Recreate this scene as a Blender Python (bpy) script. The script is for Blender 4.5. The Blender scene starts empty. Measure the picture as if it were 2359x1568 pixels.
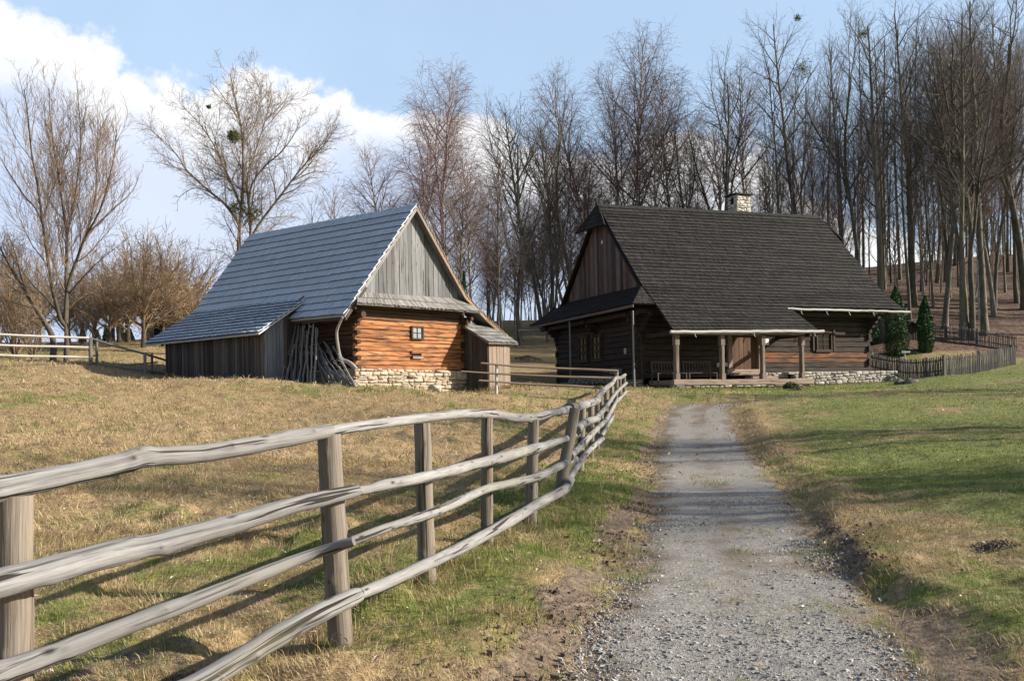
import bpy, math, random
import numpy as np
from mathutils import Vector, Matrix

RND = random.Random(11)
NR = np.random.default_rng(11)
scene = bpy.context.scene
COL = scene.collection

# ------------------------------------------------------------------ camera model
FOC, PX, PY, ROLL, CAMH = 2100.0, 1179.5, 909.0, 0.02, 1.5
_c, _s = math.cos(ROLL), math.sin(ROLL)
CAMP = np.array([0.0, 0.0, CAMH])

def ray(x, y):
    u = (x - PX) / FOC
    v = -(y - PY) / FOC
    return np.array([u * _c + v * _s, 1.0, -u * _s + v * _c])

def at(x, y, Y):
    return CAMP + ray(x, y) * Y

class Frame:
    """a local building frame: a (along), b (away), z (up)"""
    def __init__(s, o, az):
        t = math.radians(az)
        s.o = np.array(o, float)
        s.a = np.array([math.sin(t), math.cos(t), 0.0])
        s.b = np.array([-math.cos(t), math.sin(t), 0.0])
        s.z = np.array([0.0, 0.0, 1.0])
    def W(s, p):
        return s.o + s.a * p[0] + s.b * p[1] + s.z * p[2]
    def on(s, x, y, axis, val):
        n = (s.a, s.b, s.z)[axis]
        r = ray(x, y)
        q = s.o + n * val
        t = float(np.dot(q - CAMP, n) / np.dot(r, n))
        p = CAMP + r * t - s.o
        return np.array([float(np.dot(p, k)) for k in (s.a, s.b, s.z)])

# ------------------------------------------------------------------ noise
_tab = np.random.default_rng(3).random((256, 256))

def vnoise(x, y, seed=0):
    x = np.asarray(x, float) + seed * 17.13
    y = np.asarray(y, float) + seed * 31.71
    xi = np.floor(x).astype(int); yi = np.floor(y).astype(int)
    fx = x - xi; fy = y - yi
    fx = fx * fx * (3 - 2 * fx); fy = fy * fy * (3 - 2 * fy)
    a = _tab[xi & 255, yi & 255]; b = _tab[(xi + 1) & 255, yi & 255]
    c = _tab[xi & 255, (yi + 1) & 255]; d = _tab[(xi + 1) & 255, (yi + 1) & 255]
    return (a * (1 - fx) + b * fx) * (1 - fy) + (c * (1 - fx) + d * fx) * fy

def fbm(x, y, oct=4, seed=0):
    r = 0; amp = 0.5; f = 1.0; tot = 0
    for i in range(oct):
        r = r + amp * vnoise(np.asarray(x) * f, np.asarray(y) * f, seed + i * 3)
        tot += amp; amp *= 0.5; f *= 2.03
    return r / tot

def sstep(a, b, x):
    t = np.clip((np.asarray(x, float) - a) / (b - a), 0, 1)
    return t * t * (3 - 2 * t)

# ------------------------------------------------------------------ mesh builder
def org(o):
    p = np.zeros(3)
    while o is not None:
        p += np.array(o.location)
        o = o.parent
    return p

class MB:
    def __init__(s):
        s.V = []; s.G = []; s.T = []; s.Q = []; s.D = []; s.n = 0; s.QS = []; s.DS = []
    def add(s, V, F, G=None, t=0.5, smooth=False):
        V = np.asarray(V, float)
        G = V if G is None else np.asarray(G, float)
        T = np.broadcast_to(np.asarray(t, float), (len(V),))
        s.V.append(V); s.G.append(G); s.T.append(T)
        q = [f for f in F if len(f) == 4]; d = [f for f in F if len(f) == 3]
        if len(q):
            s.Q.append(np.asarray(q, int) + s.n); s.QS.append(np.full(len(q), smooth))
        if len(d):
            s.D.append(np.asarray(d, int) + s.n); s.DS.append(np.full(len(d), smooth))
        for f in F:
            if len(f) > 4:
                for i in range(1, len(f) - 1):
                    s.D.append(np.array([[f[0], f[i], f[i + 1]]]) + s.n); s.DS.append(np.array([smooth]))
        s.n += len(V)
    def addq(s, V, Q=None, D=None, G=None, t=0.5, smooth=False):
        V = np.asarray(V, float)
        s.V.append(V); s.G.append(V if G is None else np.asarray(G, float))
        s.T.append(np.broadcast_to(np.asarray(t, float), (len(V),)))
        if Q is not None:
            s.Q.append(np.asarray(Q, int) + s.n); s.QS.append(np.full(len(Q), smooth))
        if D is not None:
            s.D.append(np.asarray(D, int) + s.n); s.DS.append(np.full(len(D), smooth))
        s.n += len(V)
    def mesh(s, name, mat, off=None):
        V = np.concatenate(s.V); G = np.concatenate(s.G); T = np.concatenate(s.T)
        if off is not None:
            V = V - off
        Q = np.concatenate(s.Q) if s.Q else np.zeros((0, 4), int)
        D = np.concatenate(s.D) if s.D else np.zeros((0, 3), int)
        sm = np.concatenate(s.QS + s.DS) if (s.QS or s.DS) else np.zeros(0, bool)
        me = bpy.data.meshes.new(name)
        me.vertices.add(len(V)); me.vertices.foreach_set('co', V.astype(np.float32).ravel())
        lv = np.concatenate([Q.ravel(), D.ravel()]).astype(np.int32)
        me.loops.add(len(lv)); me.loops.foreach_set('vertex_index', lv)
        ls = np.concatenate([np.arange(len(Q)) * 4, len(Q) * 4 + np.arange(len(D)) * 3]).astype(np.int32)
        me.polygons.add(len(ls)); me.polygons.foreach_set('loop_start', ls)
        me.polygons.foreach_set('use_smooth', sm.astype(bool))
        me.update(calc_edges=True)
        at_ = me.attributes.new('g', 'FLOAT_VECTOR', 'POINT'); at_.data.foreach_set('vector', G.astype(np.float32).ravel())
        at_ = me.attributes.new('t', 'FLOAT', 'POINT'); at_.data.foreach_set('value', T.astype(np.float32))
        me.materials.append(mat)
        return me
    def build(s, name, mat, parent=None, off=None):
        o = bpy.data.objects.new(name, s.mesh(name, mat, org(parent) if off is None else off))
        COL.objects.link(o)
        if parent is not None:
            o.parent = parent
        return o

def tag(o, label=None, cat=None, group=None, kind=None):
    if label: o['label'] = label
    if cat: o['category'] = cat
    if group: o['group'] = group
    if kind: o['kind'] = kind
    return o

def thing(name, loc, label, cat, group=None, rz=0.0):
    o = bpy.data.objects.new(name, None)
    o.empty_display_size = 0.2
    o.location = [float(v) for v in loc]
    o.rotation_euler = (0, 0, rz)
    COL.objects.link(o)
    return tag(o, label, cat, group)

def copy_thing(o, loc, rz, sc=1.0, label=None, cat=None, group=None, rot=None):
    c = o.copy(); COL.objects.link(c)
    c.location = [float(v) for v in loc]
    c.rotation_euler = rot if rot is not None else (0, 0, rz)
    c.scale = (sc, sc, sc) if not hasattr(sc, '__len__') else sc
    for ch in o.children:
        k = ch.copy(); COL.objects.link(k); k.parent = c
        for g in ch.children:
            g2 = g.copy(); COL.objects.link(g2); g2.parent = k
    if label: c['label'] = label
    if cat: c['category'] = cat
    if group: c['group'] = group
    return c

def unit(v):
    v = np.asarray(v, float)
    return v / max(1e-9, np.linalg.norm(v))

def tube(mb, pts, rad, k=8, caps=True, t=0.5, jit=0.0, lump=0.0, smooth=True, seed=None):
    pts = np.asarray(pts, float); n = len(pts)
    rad = np.broadcast_to(np.asarray(rad, float), (n,))
    rr = np.random.default_rng(seed if seed is not None else RND.randrange(1 << 30))
    tan = np.gradient(pts, axis=0)
    tan /= np.maximum(1e-9, np.linalg.norm(tan, axis=1))[:, None]
    ref = np.array([0, 0, 1.0]) if abs(tan[0][2]) < 0.8 else np.array([0, 1.0, 0])
    nrm = unit(np.cross(tan[0], ref))
    V = np.zeros((n, k, 3)); G = np.zeros((n, k, 3))
    d = np.concatenate([[0], np.cumsum(np.linalg.norm(np.diff(pts, axis=0), axis=1))])
    ang = np.arange(k) / k * 2 * math.pi
    off = rr.random(3) * 50
    ph = rr.random(6) * 6.28
    for i in range(n):
        nrm = unit(nrm - tan[i] * np.dot(nrm, tan[i]))
        bi = np.cross(tan[i], nrm)
        r = rad[i] * (1 + lump * (np.sin(ang * 2 + ph[0] + d[i] * 1.3) * 0.5 + np.sin(ang * 3 + ph[1] - d[i] * 2.1) * 0.4)
                      + jit * (rr.random(k) - 0.5))
        V[i] = pts[i] + np.cos(ang)[:, None] * nrm * r[:, None] + np.sin(ang)[:, None] * bi * r[:, None]
        G[i, :, 0] = d[i] + off[0]; G[i, :, 1] = np.cos(ang) * rad.mean() + off[1]; G[i, :, 2] = np.sin(ang) * rad.mean() + off[2]
    i, j = np.meshgrid(np.arange(n - 1), np.arange(k), indexing='ij')
    j2 = (j + 1) % k
    Q = np.stack([i * k + j, i * k + j2, (i + 1) * k + j2, (i + 1) * k + j], -1).reshape(-1, 4)
    mb.addq(V.reshape(-1, 3), Q=Q, G=G.reshape(-1, 3), t=t, smooth=smooth)
    if caps:
        for e, idx in ((0, range(k - 1, -1, -1)), (n - 1, range(k))):
            c = pts[e]
            vv = np.concatenate([V[e], [c]]); gg = np.concatenate([G[e] * [1, 1, 1], [[G[e][0][0] + .02, off[1], off[2]]]])
            idx = list(idx)
            D = [[idx[q], idx[(q + 1) % k], k] for q in range(k)]
            mb.addq(vv, D=D, G=gg, t=t, smooth=False)

def rough_log(mb, path, rad, k=26, step=.03, t=.5, seed=None, cracks=4, knots=3.0):
    """a peeled pole with knots and drying cracks cut into its surface"""
    rr = np.random.default_rng(seed if seed is not None else RND.randrange(1 << 30))
    path = np.asarray(path, float); rad = np.broadcast_to(np.asarray(rad, float), (len(path),))
    d = np.concatenate([[0], np.cumsum(np.linalg.norm(np.diff(path, axis=0), axis=1))]); L = d[-1]
    n = max(8, min(260, int(L / step))); s = np.linspace(0, L, n)
    P = np.stack([np.interp(s, d, path[:, i]) for i in range(3)], 1); R0 = np.interp(s, d, rad)
    tan = np.gradient(P, axis=0); tan /= np.linalg.norm(tan, axis=1)[:, None]
    ref = np.array([0, 0, 1.0]) if abs(tan[0][2]) < .8 else np.array([0, 1.0, 0])
    nrm = unit(np.cross(tan[0], ref)); ang = np.arange(k) / k * 2 * math.pi
    A, S = np.meshgrid(ang, s); F = np.ones((n, k)); T = np.full((n, k), float(t)); rm = R0.mean()
    o = rr.random(4) * 30
    F += .07 * (fbm(A * 1.3 + o[0], S * 1.6 + o[1], 3, 3) - .5) + .05 * (vnoise(np.cos(A) * 2 + o[2], S * 7 + np.sin(A) * 2, 5) - .5)
    for i in range(int(L * knots) + 1):
        a0, s0 = rr.random() * 6.28, rr.random() * L; w = rr.uniform(.012, .028); da = np.angle(np.exp(1j * (A - a0))) * rm
        g = np.exp(-((S - s0) / (w * 1.5)) ** 2 - (da / w) ** 2); F += g * rr.uniform(.10, .24) * (.035 / max(rm, .035)) ** .5; T -= np.exp(-((S - s0) / (w * .6)) ** 2 - (da / (w * .5)) ** 2) * 1.0
    for i in range(cracks):
        a0 = rr.random() * 6.28; s0 = rr.uniform(-.1, .9) * L; ln = rr.uniform(.3, 1.3); tw = rr.normal(0, .35); dep = rr.uniform(.07, .14)
        af = a0 + tw * (S - s0) + .25 * (vnoise(S * 3 + o[3], S * 0 + i, 8) - .5); da = np.angle(np.exp(1j * (A - af))) / (2 * math.pi / k)
        env = sstep(0, .12, S - s0) * sstep(0, .2, s0 + ln - S)
        F -= env * dep * np.clip(1 - np.abs(da), 0, 1); T -= env * 1.3 * np.clip(1 - np.abs(da) / .9, 0, 1)
    V = np.zeros((n, k, 3)); G = np.zeros((n, k, 3))
    for i in range(n):
        nrm = unit(nrm - tan[i] * np.dot(nrm, tan[i])); bi = np.cross(tan[i], nrm)
        V[i] = P[i] + (np.cos(ang) * R0[i] * F[i])[:, None] * nrm + (np.sin(ang) * R0[i] * F[i])[:, None] * bi
        G[i, :, 0] = s[i] + o[0]; G[i, :, 1] = np.cos(ang) * rm + o[1]; G[i, :, 2] = np.sin(ang) * rm + o[2]
    i, j = np.meshgrid(np.arange(n - 1), np.arange(k), indexing='ij'); j2 = (j + 1) % k
    mb.addq(V.reshape(-1, 3), Q=np.stack([i * k + j, i * k + j2, (i + 1) * k + j2, (i + 1) * k + j], -1).reshape(-1, 4), G=G.reshape(-1, 3), t=np.clip(T, -.4, 1).ravel(), smooth=True)
    for e in (0, n - 1):
        vv = np.concatenate([V[e], [P[e]]]); gg = np.concatenate([G[e] * [1, 6, 6], [[G[e][0][0], o[1], o[2]]]]); idx = list(range(k)) if e else list(range(k - 1, -1, -1))
        mb.addq(vv, D=[[idx[q], idx[(q + 1) % k], k] for q in range(k)], G=gg, t=.15, smooth=False)

def beam(mb, p0, p1, w, h, up=(0, 0, 1), bev=0.012, nseg=1, jit=0.0, t=0.5, sag=0.0):
    """chamfered timber from p0 to p1; w across, h along up"""
    p0 = np.asarray(p0, float); p1 = np.asarray(p1, float)
    L = np.linalg.norm(p1 - p0); x = (p1 - p0) / max(L, 1e-9)
    up = np.asarray(up, float); up = unit(up - x * np.dot(up, x)); y = np.cross(up, x)
    b = min(bev, w * .45, h * .45)
    if b > 0:
        pr = [(-w/2 + b, -h/2), (w/2 - b, -h/2), (w/2, -h/2 + b), (w/2, h/2 - b), (w/2 - b, h/2), (-w/2 + b, h/2), (-w/2, h/2 - b), (-w/2, -h/2 + b)]
    else:
        pr = [(-w/2, -h/2), (w/2, -h/2), (w/2, h/2), (-w/2, h/2)]
    pr = np.array(pr); k = len(pr)
    V = []; G = []
    o = np.array([RND.random() * 40 for _ in range(3)])
    for i in range(nseg + 1):
        f = i / nseg
        c = p0 + x * L * f + up * (-sag * 4 * f * (1 - f))
        jj = (NR.random((k, 2)) - .5) * jit
        for q in range(k):
            a, bb = pr[q] + jj[q]
            V.append(c + y * a + up * bb); G.append((L * f + o[0], a + o[1], bb + o[2]))
    Fs = []
    for i in range(nseg):
        for q in range(k):
            q2 = (q + 1) % k
            Fs.append((i * k + q, i * k + q2, (i + 1) * k + q2, (i + 1) * k + q))
    Fs.append(tuple(range(k - 1, -1, -1))); Fs.append(tuple(nseg * k + q for q in range(k)))
    mb.add(V, Fs, G, t)

def slab(mb, quad, n, th, t=0.5):
    """thick plate: quad of 4 points, extruded along -n by th"""
    q = np.asarray(quad, float); n = np.asarray(n, float)
    V = np.concatenate([q, q - n * th])
    mb.add(V, [(0, 1, 2, 3), (7, 6, 5, 4), (0, 4, 5, 1), (1, 5, 6, 2), (2, 6, 7, 3), (3, 7, 4, 0)], None, t)

def poly_interp(P, d, s):
    """point at arc position s on polyline P with cumulative lengths d (extrapolates past the end)"""
    s = np.clip(s, 0, None)
    i = int(np.clip(np.searchsorted(d, s, side='right') - 1, 0, len(P) - 2))
    f = (s - d[i]) / (d[i + 1] - d[i])
    return P[i] + (P[i + 1] - P[i]) * f

def shingles(mb, L, Rr, course=0.3, wid=0.11, th=0.022, rnd=0.02, clip_top=True, wave=0.012, tb=0.5, tv=0.5, deck=True, seed=1, lift=0.0):
    """courses of split shingles between edge polylines L and Rr (world points, eave first)"""
    rr = np.random.default_rng(seed)
    L = np.asarray(L, float); Rr = np.asarray(Rr, float)
    M = (L + Rr) / 2
    d = np.concatenate([[0], np.cumsum(np.linalg.norm(np.diff(M, axis=0), axis=1))])
    tot = d[-1]; nc = max(1, int(round(tot / course))); ch = tot / nc
    VV = []; GG = []; TT = []; QQ = []; n0 = 0
    for i in range(nc):
        s0 = i * ch; s1 = min(s0 + ch * 1.28, tot) if clip_top else s0 + ch * 1.28
        l0, r0 = poly_interp(L, d, s0), poly_interp(Rr, d, s0)
        l1, r1 = poly_interp(L, d, s1), poly_interp(Rr, d, s1)
        W = np.linalg.norm(r0 - l0)
        if W < wid * 2.2 and i > 0: continue
        ax = unit(r0 - l0); upv = unit((l1 + r1) / 2 - (l0 + r0) / 2)
        nn = unit(np.cross(ax, upv))
        if nn[2] < 0: nn = -nn
        m = max(1, int(W / wid))
        e = np.cumsum(rr.uniform(.55, 1.45, m)); e = np.concatenate([[0], e / e[-1]])
        ph = rr.random() * 6; band = rr.normal(0, .06)
        f0 = e[:-1]; f1 = e[1:]
        drop = rr.normal(0, rnd, m) + wave * np.sin(f0 * W * 1.1 + ph)
        lifts = th * rr.uniform(.9, 1.4, m) + lift
        tt = np.clip(tb + band + tv * (rr.random(m) - .5) + .25 * tv * np.sin(f0 * 9 + ph), 0, 1)
        for a in (0,):
            pb0 = l0 + (r0 - l0) * f0[:, None] - upv * drop[:, None]
            pb1 = l0 + (r0 - l0) * f1[:, None] - upv * drop[:, None] - ax * .004
            pt0 = l1 + (r1 - l1) * f0[:, None]; pt1 = l1 + (r1 - l1) * f1[:, None] - ax * .004
            tilt = rr.normal(0, .003, m)
            V = np.stack([pb0 + nn * (lifts + tilt)[:, None] + nn * th, pb1 + nn * (lifts - tilt)[:, None] + nn * th, pt1 + nn * (th * .9), pt0 + nn * (th * .9),
                          pb0 + nn * (lifts + th * .25)[:, None], pb1 + nn * (lifts + th * .25)[:, None], pt1 - nn * .002, pt0 - nn * .002], 1)
            o = rr.random((m, 3)) * 30
            gy = np.stack([f0 * W, f1 * W, f1 * W, f0 * W] * 2, 1)
            gx = np.tile(np.array([0, 0, ch * 1.28, ch * 1.28] * 2), (m, 1))
            G = np.stack([gx, gy, np.zeros_like(gy)], -1) + o[:, None, :] * [1, 1, 1]
            # the sawn butt is weathered dark end grain, flagged by a negative tint
            V = np.concatenate([V, V[:, [4, 5, 1, 0]]], 1); G = np.concatenate([G, G[:, [4, 5, 1, 0]]], 1)
            Q = np.array([[0, 1, 2, 3], [8, 9, 10, 11], [5, 6, 2, 1], [7, 4, 0, 3], [7, 6, 5, 4]])
            QQ.append((np.arange(m)[:, None, None] * 12 + Q[None] + n0).reshape(-1, 4)); n0 += m * 12
            T12 = np.repeat(tt, 12).reshape(m, 12); T12[:, 8:] = -1
            VV.append(V.reshape(-1, 3)); GG.append(G.reshape(-1, 3)); TT.append(T12.ravel())
    if VV:
        mb.addq(np.concatenate(VV), Q=np.concatenate(QQ), G=np.concatenate(GG), t=np.concatenate(TT))
    if deck:
        for i in range(len(L) - 1):
            q = [L[i], Rr[i], Rr[i + 1], L[i + 1]]
            nn = unit(np.cross(q[1] - q[0], q[3] - q[0])); nn = nn if nn[2] > 0 else -nn
            q = [p - nn * .004 for p in q]
            slab(mb, q, nn, .05, t=.3)

def boards(mb, Fr, p0, p1, zb, ztop, wid=0.2, th=0.025, nrm=None, tb=.5, tv=.6, jitb=0.03, gap=.016, seed=2, battens=False):
    """vertical boards from p0 to p1 (local a,b), zb(f)/ztop(f) give heights at fraction f"""
    rr = np.random.default_rng(seed)
    p0 = np.asarray(p0, float); p1 = np.asarray(p1, float)
    W = np.linalg.norm(p1 - p0); m = max(1, int(W / wid))
    e = np.cumsum(rr.uniform(.7, 1.3, m)); e = np.concatenate([[0], e / e[-1]])
    ax = (p1 - p0) / W
    n2 = np.asarray(nrm, float)
    for i in range(m):
        f0 = e[i] + gap / W / 2; f1 = e[i + 1] - gap / W / 2
        a0 = p0 + ax * W * f0; a1 = p0 + ax * W * f1
        b0 = zb(f0) + rr.normal(0, jitb); b1 = b0 + rr.normal(0, .008)
        t0 = ztop(f0); t1 = ztop(f1)
        if max(t0, t1) - b0 < .05: continue
        o1 = rr.normal(0, .006); o2 = o1 + rr.normal(0, .004)
        L = []
        for (a, z, o) in ((a0, b0, o1), (a1, b1, o2), (a1, t1, o2), (a0, t0, o1)):
            L.append(Fr.W((a[0] + n2[0] * o, a[1] + n2[1] * o, z)))
        L = np.array(L); nn = Fr.W((n2[0], n2[1], 0)) - Fr.o
        V = np.concatenate([L + nn * th, L])
        g = rr.random(3) * 40; w = W * (f1 - f0)
        G = np.array([[b0, 0, 0], [b1, w, 0], [t1, w, 0], [t0, 0, 0]] * 2) + g
        mb.add(V, [(0, 1, 2, 3), (7, 6, 5, 4), (0, 4, 5, 1), (1, 5, 6, 2), (2, 6, 7, 3), (3, 7, 4, 0)], G,
               np.clip(tb + tv * (rr.random() - .5), 0, 1))

def stone_wall(mb, Fr, p0, p1, z0, z1, nrm, depth=.2, hrow=.13, wst=.3, seed=3, tv=1.0, core=True, ragged=0.0):
    """dry laid stones: courses of irregular rounded blocks; z0, z1 functions of the fraction"""
    rr = np.random.default_rng(seed)
    p0 = np.asarray(p0, float); p1 = np.asarray(p1, float); n2 = np.asarray(nrm, float)
    W = np.linalg.norm(p1 - p0); ax = (p1 - p0) / W
    zt = lambda f: z1(f); zb = lambda f: z0(f)
    Hm = max(zt(f) - zb(f) for f in (0, .5, 1)); nr = max(1, int(round(Hm / hrow)))
    rows = np.cumsum(rr.uniform(.65, 1.4, nr)); rows = np.concatenate([[0], rows / rows[-1]])
    for i in range(nr):
        x = -rr.uniform(0, .1)
        while x < W - .03:
            w = wst * rr.uniform(.5, 1.7); x2 = min(x + w, W)
            if W - x2 < .1: x2 = W
            xa = max(x, 0)
            f0 = xa / W; f1 = x2 / W
            def zz(f, r):
                wob = .03 * math.sin(f * W * 2.3 + i * 1.7 + seed) if 0 < r < 1 else 0
                return zb(f) + (zt(f) - zb(f)) * r + wob
            split = rr.random() < .25 and (rows[i + 1] - rows[i]) * Hm > .11
            parts = [(rows[i], rows[i + 1])] if not split else [(rows[i], (rows[i] + rows[i + 1]) / 2), ((rows[i] + rows[i + 1]) / 2, rows[i + 1])]
            for (ra, rb) in parts:
                g = .004
                c = [(xa + g, zz(f0, ra) + g), (x2 - g, zz(f1, ra) + g), (x2 - g, zz(f1, rb) - g), (xa + g, zz(f0, rb) - g)]
                c = [np.array(q) + rr.normal(0, .011, 2) for q in c]
                # outline with extra points on every side, slightly bulged
                out = []
                for q in range(4):
                    A = c[q]; B = c[(q + 1) % 4]; Cc = sum(c) / 4
                    for f in (.12, .5, .88):
                        p = A + (B - A) * f
                        p = p + (p - Cc) * (0.0 if f != .5 else rr.normal(0.02, .03))
                        out.append(p)
                out = np.array(out); cen = out.mean(0); k = len(out)
                dep = rr.normal(0, .018)
                rings = []
                for sc, dd in ((1.0, -depth), (1.0, -.03), (.93, .0), (.72, .018)):
                    rings.append((cen + (out - cen) * sc, np.full(k, dd + dep) + rr.normal(0, .005, k)))
                V = []
                for (o2, dd) in rings:
                    for q in range(k):
                        pa = p0 + ax * o2[q][0] + n2 * dd[q]
                        V.append(Fr.W((pa[0], pa[1], o2[q][1])))
                pa = p0 + ax * cen[0] + n2 * (dep + .02); V.append(Fr.W((pa[0], pa[1], cen[1])))
                Fs = []
                for r in range(3):
                    for q in range(k):
                        q2 = (q + 1) % k
                        Fs.append((r * k + q, r * k + q2, (r + 1) * k + q2, (r + 1) * k + q))
                for q in range(k): Fs.append((3 * k + q, 3 * k + (q + 1) % k, 4 * k))
                mb.add(V, Fs, np.array(V) + rr.random(3) * 20, float(np.clip(.5 + tv * (rr.random() - .5), 0, 1)), smooth=True)
            x = x2
    if core:
        q = [Fr.W((*(p0 - n2 * .05), zb(0))), Fr.W((*(p1 - n2 * .05), zb(1))), Fr.W((*(p1 - n2 * .05), zt(1) - .01)), Fr.W((*(p0 - n2 * .05), zt(0) - .01))]
        nn = Fr.W((n2[0], n2[1], 0)) - Fr.o
        slab(mb, q, nn, depth + .02, t=.05)
# ------------------------------------------------------------------ materials
class NT:
    def __init__(s, name, disp=False):
        s.m = bpy.data.materials.new(name); s.m.use_nodes = True
        s.t = s.m.node_tree; s.t.nodes.clear()
        s.out = s.t.nodes.new('ShaderNodeOutputMaterial')
        s.b = s.t.nodes.new('ShaderNodeBsdfPrincipled')
        s.t.links.new(s.b.outputs[0], s.out.inputs[0])
        s.b.inputs['Roughness'].default_value = .85
        s.b.inputs['Specular IOR Level'].default_value = .25
    def n(s, t, **k):
        x = s.t.nodes.new('ShaderNode' + t)
        for a, v in k.items(): setattr(x, a, v)
        return x
    def l(s, a, b): s.t.links.new(a, b)
    def val(s, inp, v):
        if hasattr(v, 'node') or isinstance(v, bpy.types.NodeSocket): s.l(v, inp)
        else: inp.default_value = v
    def attr(s, name, vec=False):
        x = s.n('Attribute', attribute_name=name); return x.outputs['Vector' if vec else 'Fac']
    def obj(s): return s.n('TexCoord').outputs['Object']
    def pos(s): return s.n('NewGeometry').outputs['Position']
    def scale(s, v, sc):
        x = s.n('VectorMath', operation='MULTIPLY'); s.l(v, x.inputs[0]); x.inputs[1].default_value = sc; return x.outputs[0]
    def noise(s, v, sc=1.0, det=4, rough=.55, dist=0.0):
        x = s.n('TexNoise'); s.l(v, x.inputs['Vector']); x.inputs['Scale'].default_value = sc
        x.inputs['Detail'].default_value = det; x.inputs['Roughness'].default_value = rough; x.inputs['Distortion'].default_value = dist
        return x.outputs['Fac']
    def vor(s, v, sc, feat='F1', out='Distance', rnd=1.0):
        x = s.n('TexVoronoi', feature=feat); s.l(v, x.inputs['Vector']); x.inputs['Scale'].default_value = sc
        x.inputs['Randomness'].default_value = rnd
        return x.outputs[out]
    def ramp(s, f, stops, interp='LINEAR'):
        x = s.n('ValToRGB'); s.l(f, x.inputs[0]); cr = x.color_ramp; cr.interpolation = interp
        while len(cr.elements) < len(stops): cr.elements.new(.5)
        for e, (p, c) in zip(cr.elements, stops):
            e.position = p
            if not hasattr(c, '__len__'): c = (c, c, c)
            e.color = (c[0], c[1], c[2], 1)
        return x.outputs[0]
    def mix(s, f, a, b, mode='MIX'):
        x = s.n('MixRGB', blend_type=mode); s.val(x.inputs[0], f)
        for i, v in ((1, a), (2, b)):
            if isinstance(v, bpy.types.NodeSocket): s.l(v, x.inputs[i])
            else: x.inputs[i].default_value = (v[0], v[1], v[2], 1) if hasattr(v, '__len__') else (v, v, v, 1)
        return x.outputs[0]
    def math(s, op, a, b=0.0, clamp=False):
        x = s.n('Math', operation=op, use_clamp=clamp); s.val(x.inputs[0], a); s.val(x.inputs[1], b); return x.outputs[0]
    def bump(s, h, st=.3, dist=.02, prev=None):
        x = s.n('Bump'); x.inputs['Strength'].default_value = st; x.inputs['Distance'].default_value = dist
        s.l(h, x.inputs['Height'])
        if prev is not None: s.l(prev, x.inputs['Normal'])
        return x.outputs[0]
    def col(s, c): s.val(s.b.inputs['Base Color'], c)
    def nrm(s, c): s.l(c, s.b.inputs['Normal'])
    def set(s, **k):
        for a, v in k.items(): s.b.inputs[a].default_value = v
        return s

def wood(name, stops, stain, stain_amt=.6, streak=45, crack=.5, tints=(.6, 1.35), rough=.85, knots=0.0, bump=.5, along=1.1, extra=None, crackf=(.55, 17, .615), kscale=(1.6, 5.0, 5.0)):
    N = NT(name); g = N.attr('g', True); t = N.attr('t')
    fine = N.noise(N.scale(g, (along, streak, streak)), 1, 5, .6, .3)
    c = N.ramp(fine, stops)
    big = N.noise(N.scale(g, (.5, 3.5, 3.5)), 1, 4, .6, .5)
    bigm = N.ramp(big, [(.42, 0), (.68, 1)])
    c = N.mix(N.math('MULTIPLY', bigm, stain_amt), c, stain)
    h = fine
    if knots:
        k = N.vor(N.scale(g, kscale), 1.0)
        km = N.ramp(k, [(.05, 1), (.17, 0)])
        c = N.mix(N.math('MULTIPLY', km, knots), c, tuple(v * .22 for v in stops[0][1]))
    if crack:
        cr = N.noise(N.scale(g, (crackf[0], crackf[1], crackf[1])), 1, 3, .5, .8)
        cm = N.ramp(cr, [(crackf[2], 0), (crackf[2] + .035, 1)])
        c = N.mix(N.math('MULTIPLY', cm, crack), c, (.018, .014, .011))
        h = N.math('SUBTRACT', fine, N.math('MULTIPLY', cm, 1.5))
    br = N.n('MapRange'); N.l(t, br.inputs[0]); br.inputs[3].default_value = tints[0]; br.inputs[4].default_value = tints[1]
    c = N.mix(1.0, c, br.outputs[0], 'MULTIPLY')
    if extra: c = extra(N, c, g, t)
    c = N.mix(1.0, c, N.ramp(N.math('ADD', N.math('MULTIPLY', t, .5), .5), [(.0, .22), (.28, .25), (.30, .30), (.5, 1.0)]), 'MULTIPLY')
    N.col(c); N.b.inputs['Roughness'].default_value = rough
    N.nrm(N.bump(h, bump, .012))
    return N.m

M = {}
def algae(N, c, g, t):   # yellow green algae along one side of a rail
    y = N.n('SeparateXYZ'); N.l(N.attr('g', True), y.inputs[0])
    n = N.noise(N.scale(g, (1.0, 9, 9)), 1, 3)
    m = N.ramp(n, [(.5, 0), (.72, 1)])
    return N.mix(N.math('MULTIPLY', m, .22), c, (.26, .235, .12))
M['rail'] = wood('weathered_rail_wood', [(.25, (.12, .113, .108)), (.45, (.235, .227, .218)), (.75, (.345, .337, .325))], (.145, .135, .125), .75, 75, .95, (.7, 1.2), knots=.95, along=4.0, bump=.5, extra=algae, crackf=(.9, 22, .60), kscale=(3.5, 9, 9))
M['post'] = wood('weathered_post_wood', [(.25, (.12, .095, .075)), (.5, (.225, .19, .155)), (.75, (.32, .28, .235))], (.165, .125, .085), .65, 95, .9, (.75, 1.15), knots=.9, along=3.0, bump=.5, extra=algae, crackf=(.6, 24, .61), kscale=(3.5, 9, 9))
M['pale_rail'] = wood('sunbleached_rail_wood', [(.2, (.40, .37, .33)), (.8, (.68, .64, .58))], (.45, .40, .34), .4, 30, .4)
M['dark_rail'] = wood('dark_grey_rail_wood', [(.2, (.11, .10, .095)), (.8, (.24, .22, .205))], (.15, .13, .12), .4, 30, .4)  # darker grey wood of the slanting fence by the barn
M['bay_rail'] = wood('brown_rail_wood', [(.2, (.10, .07, .05)), (.8, (.27, .205, .15))], (.12, .08, .055), .4, 30, .4)
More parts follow.
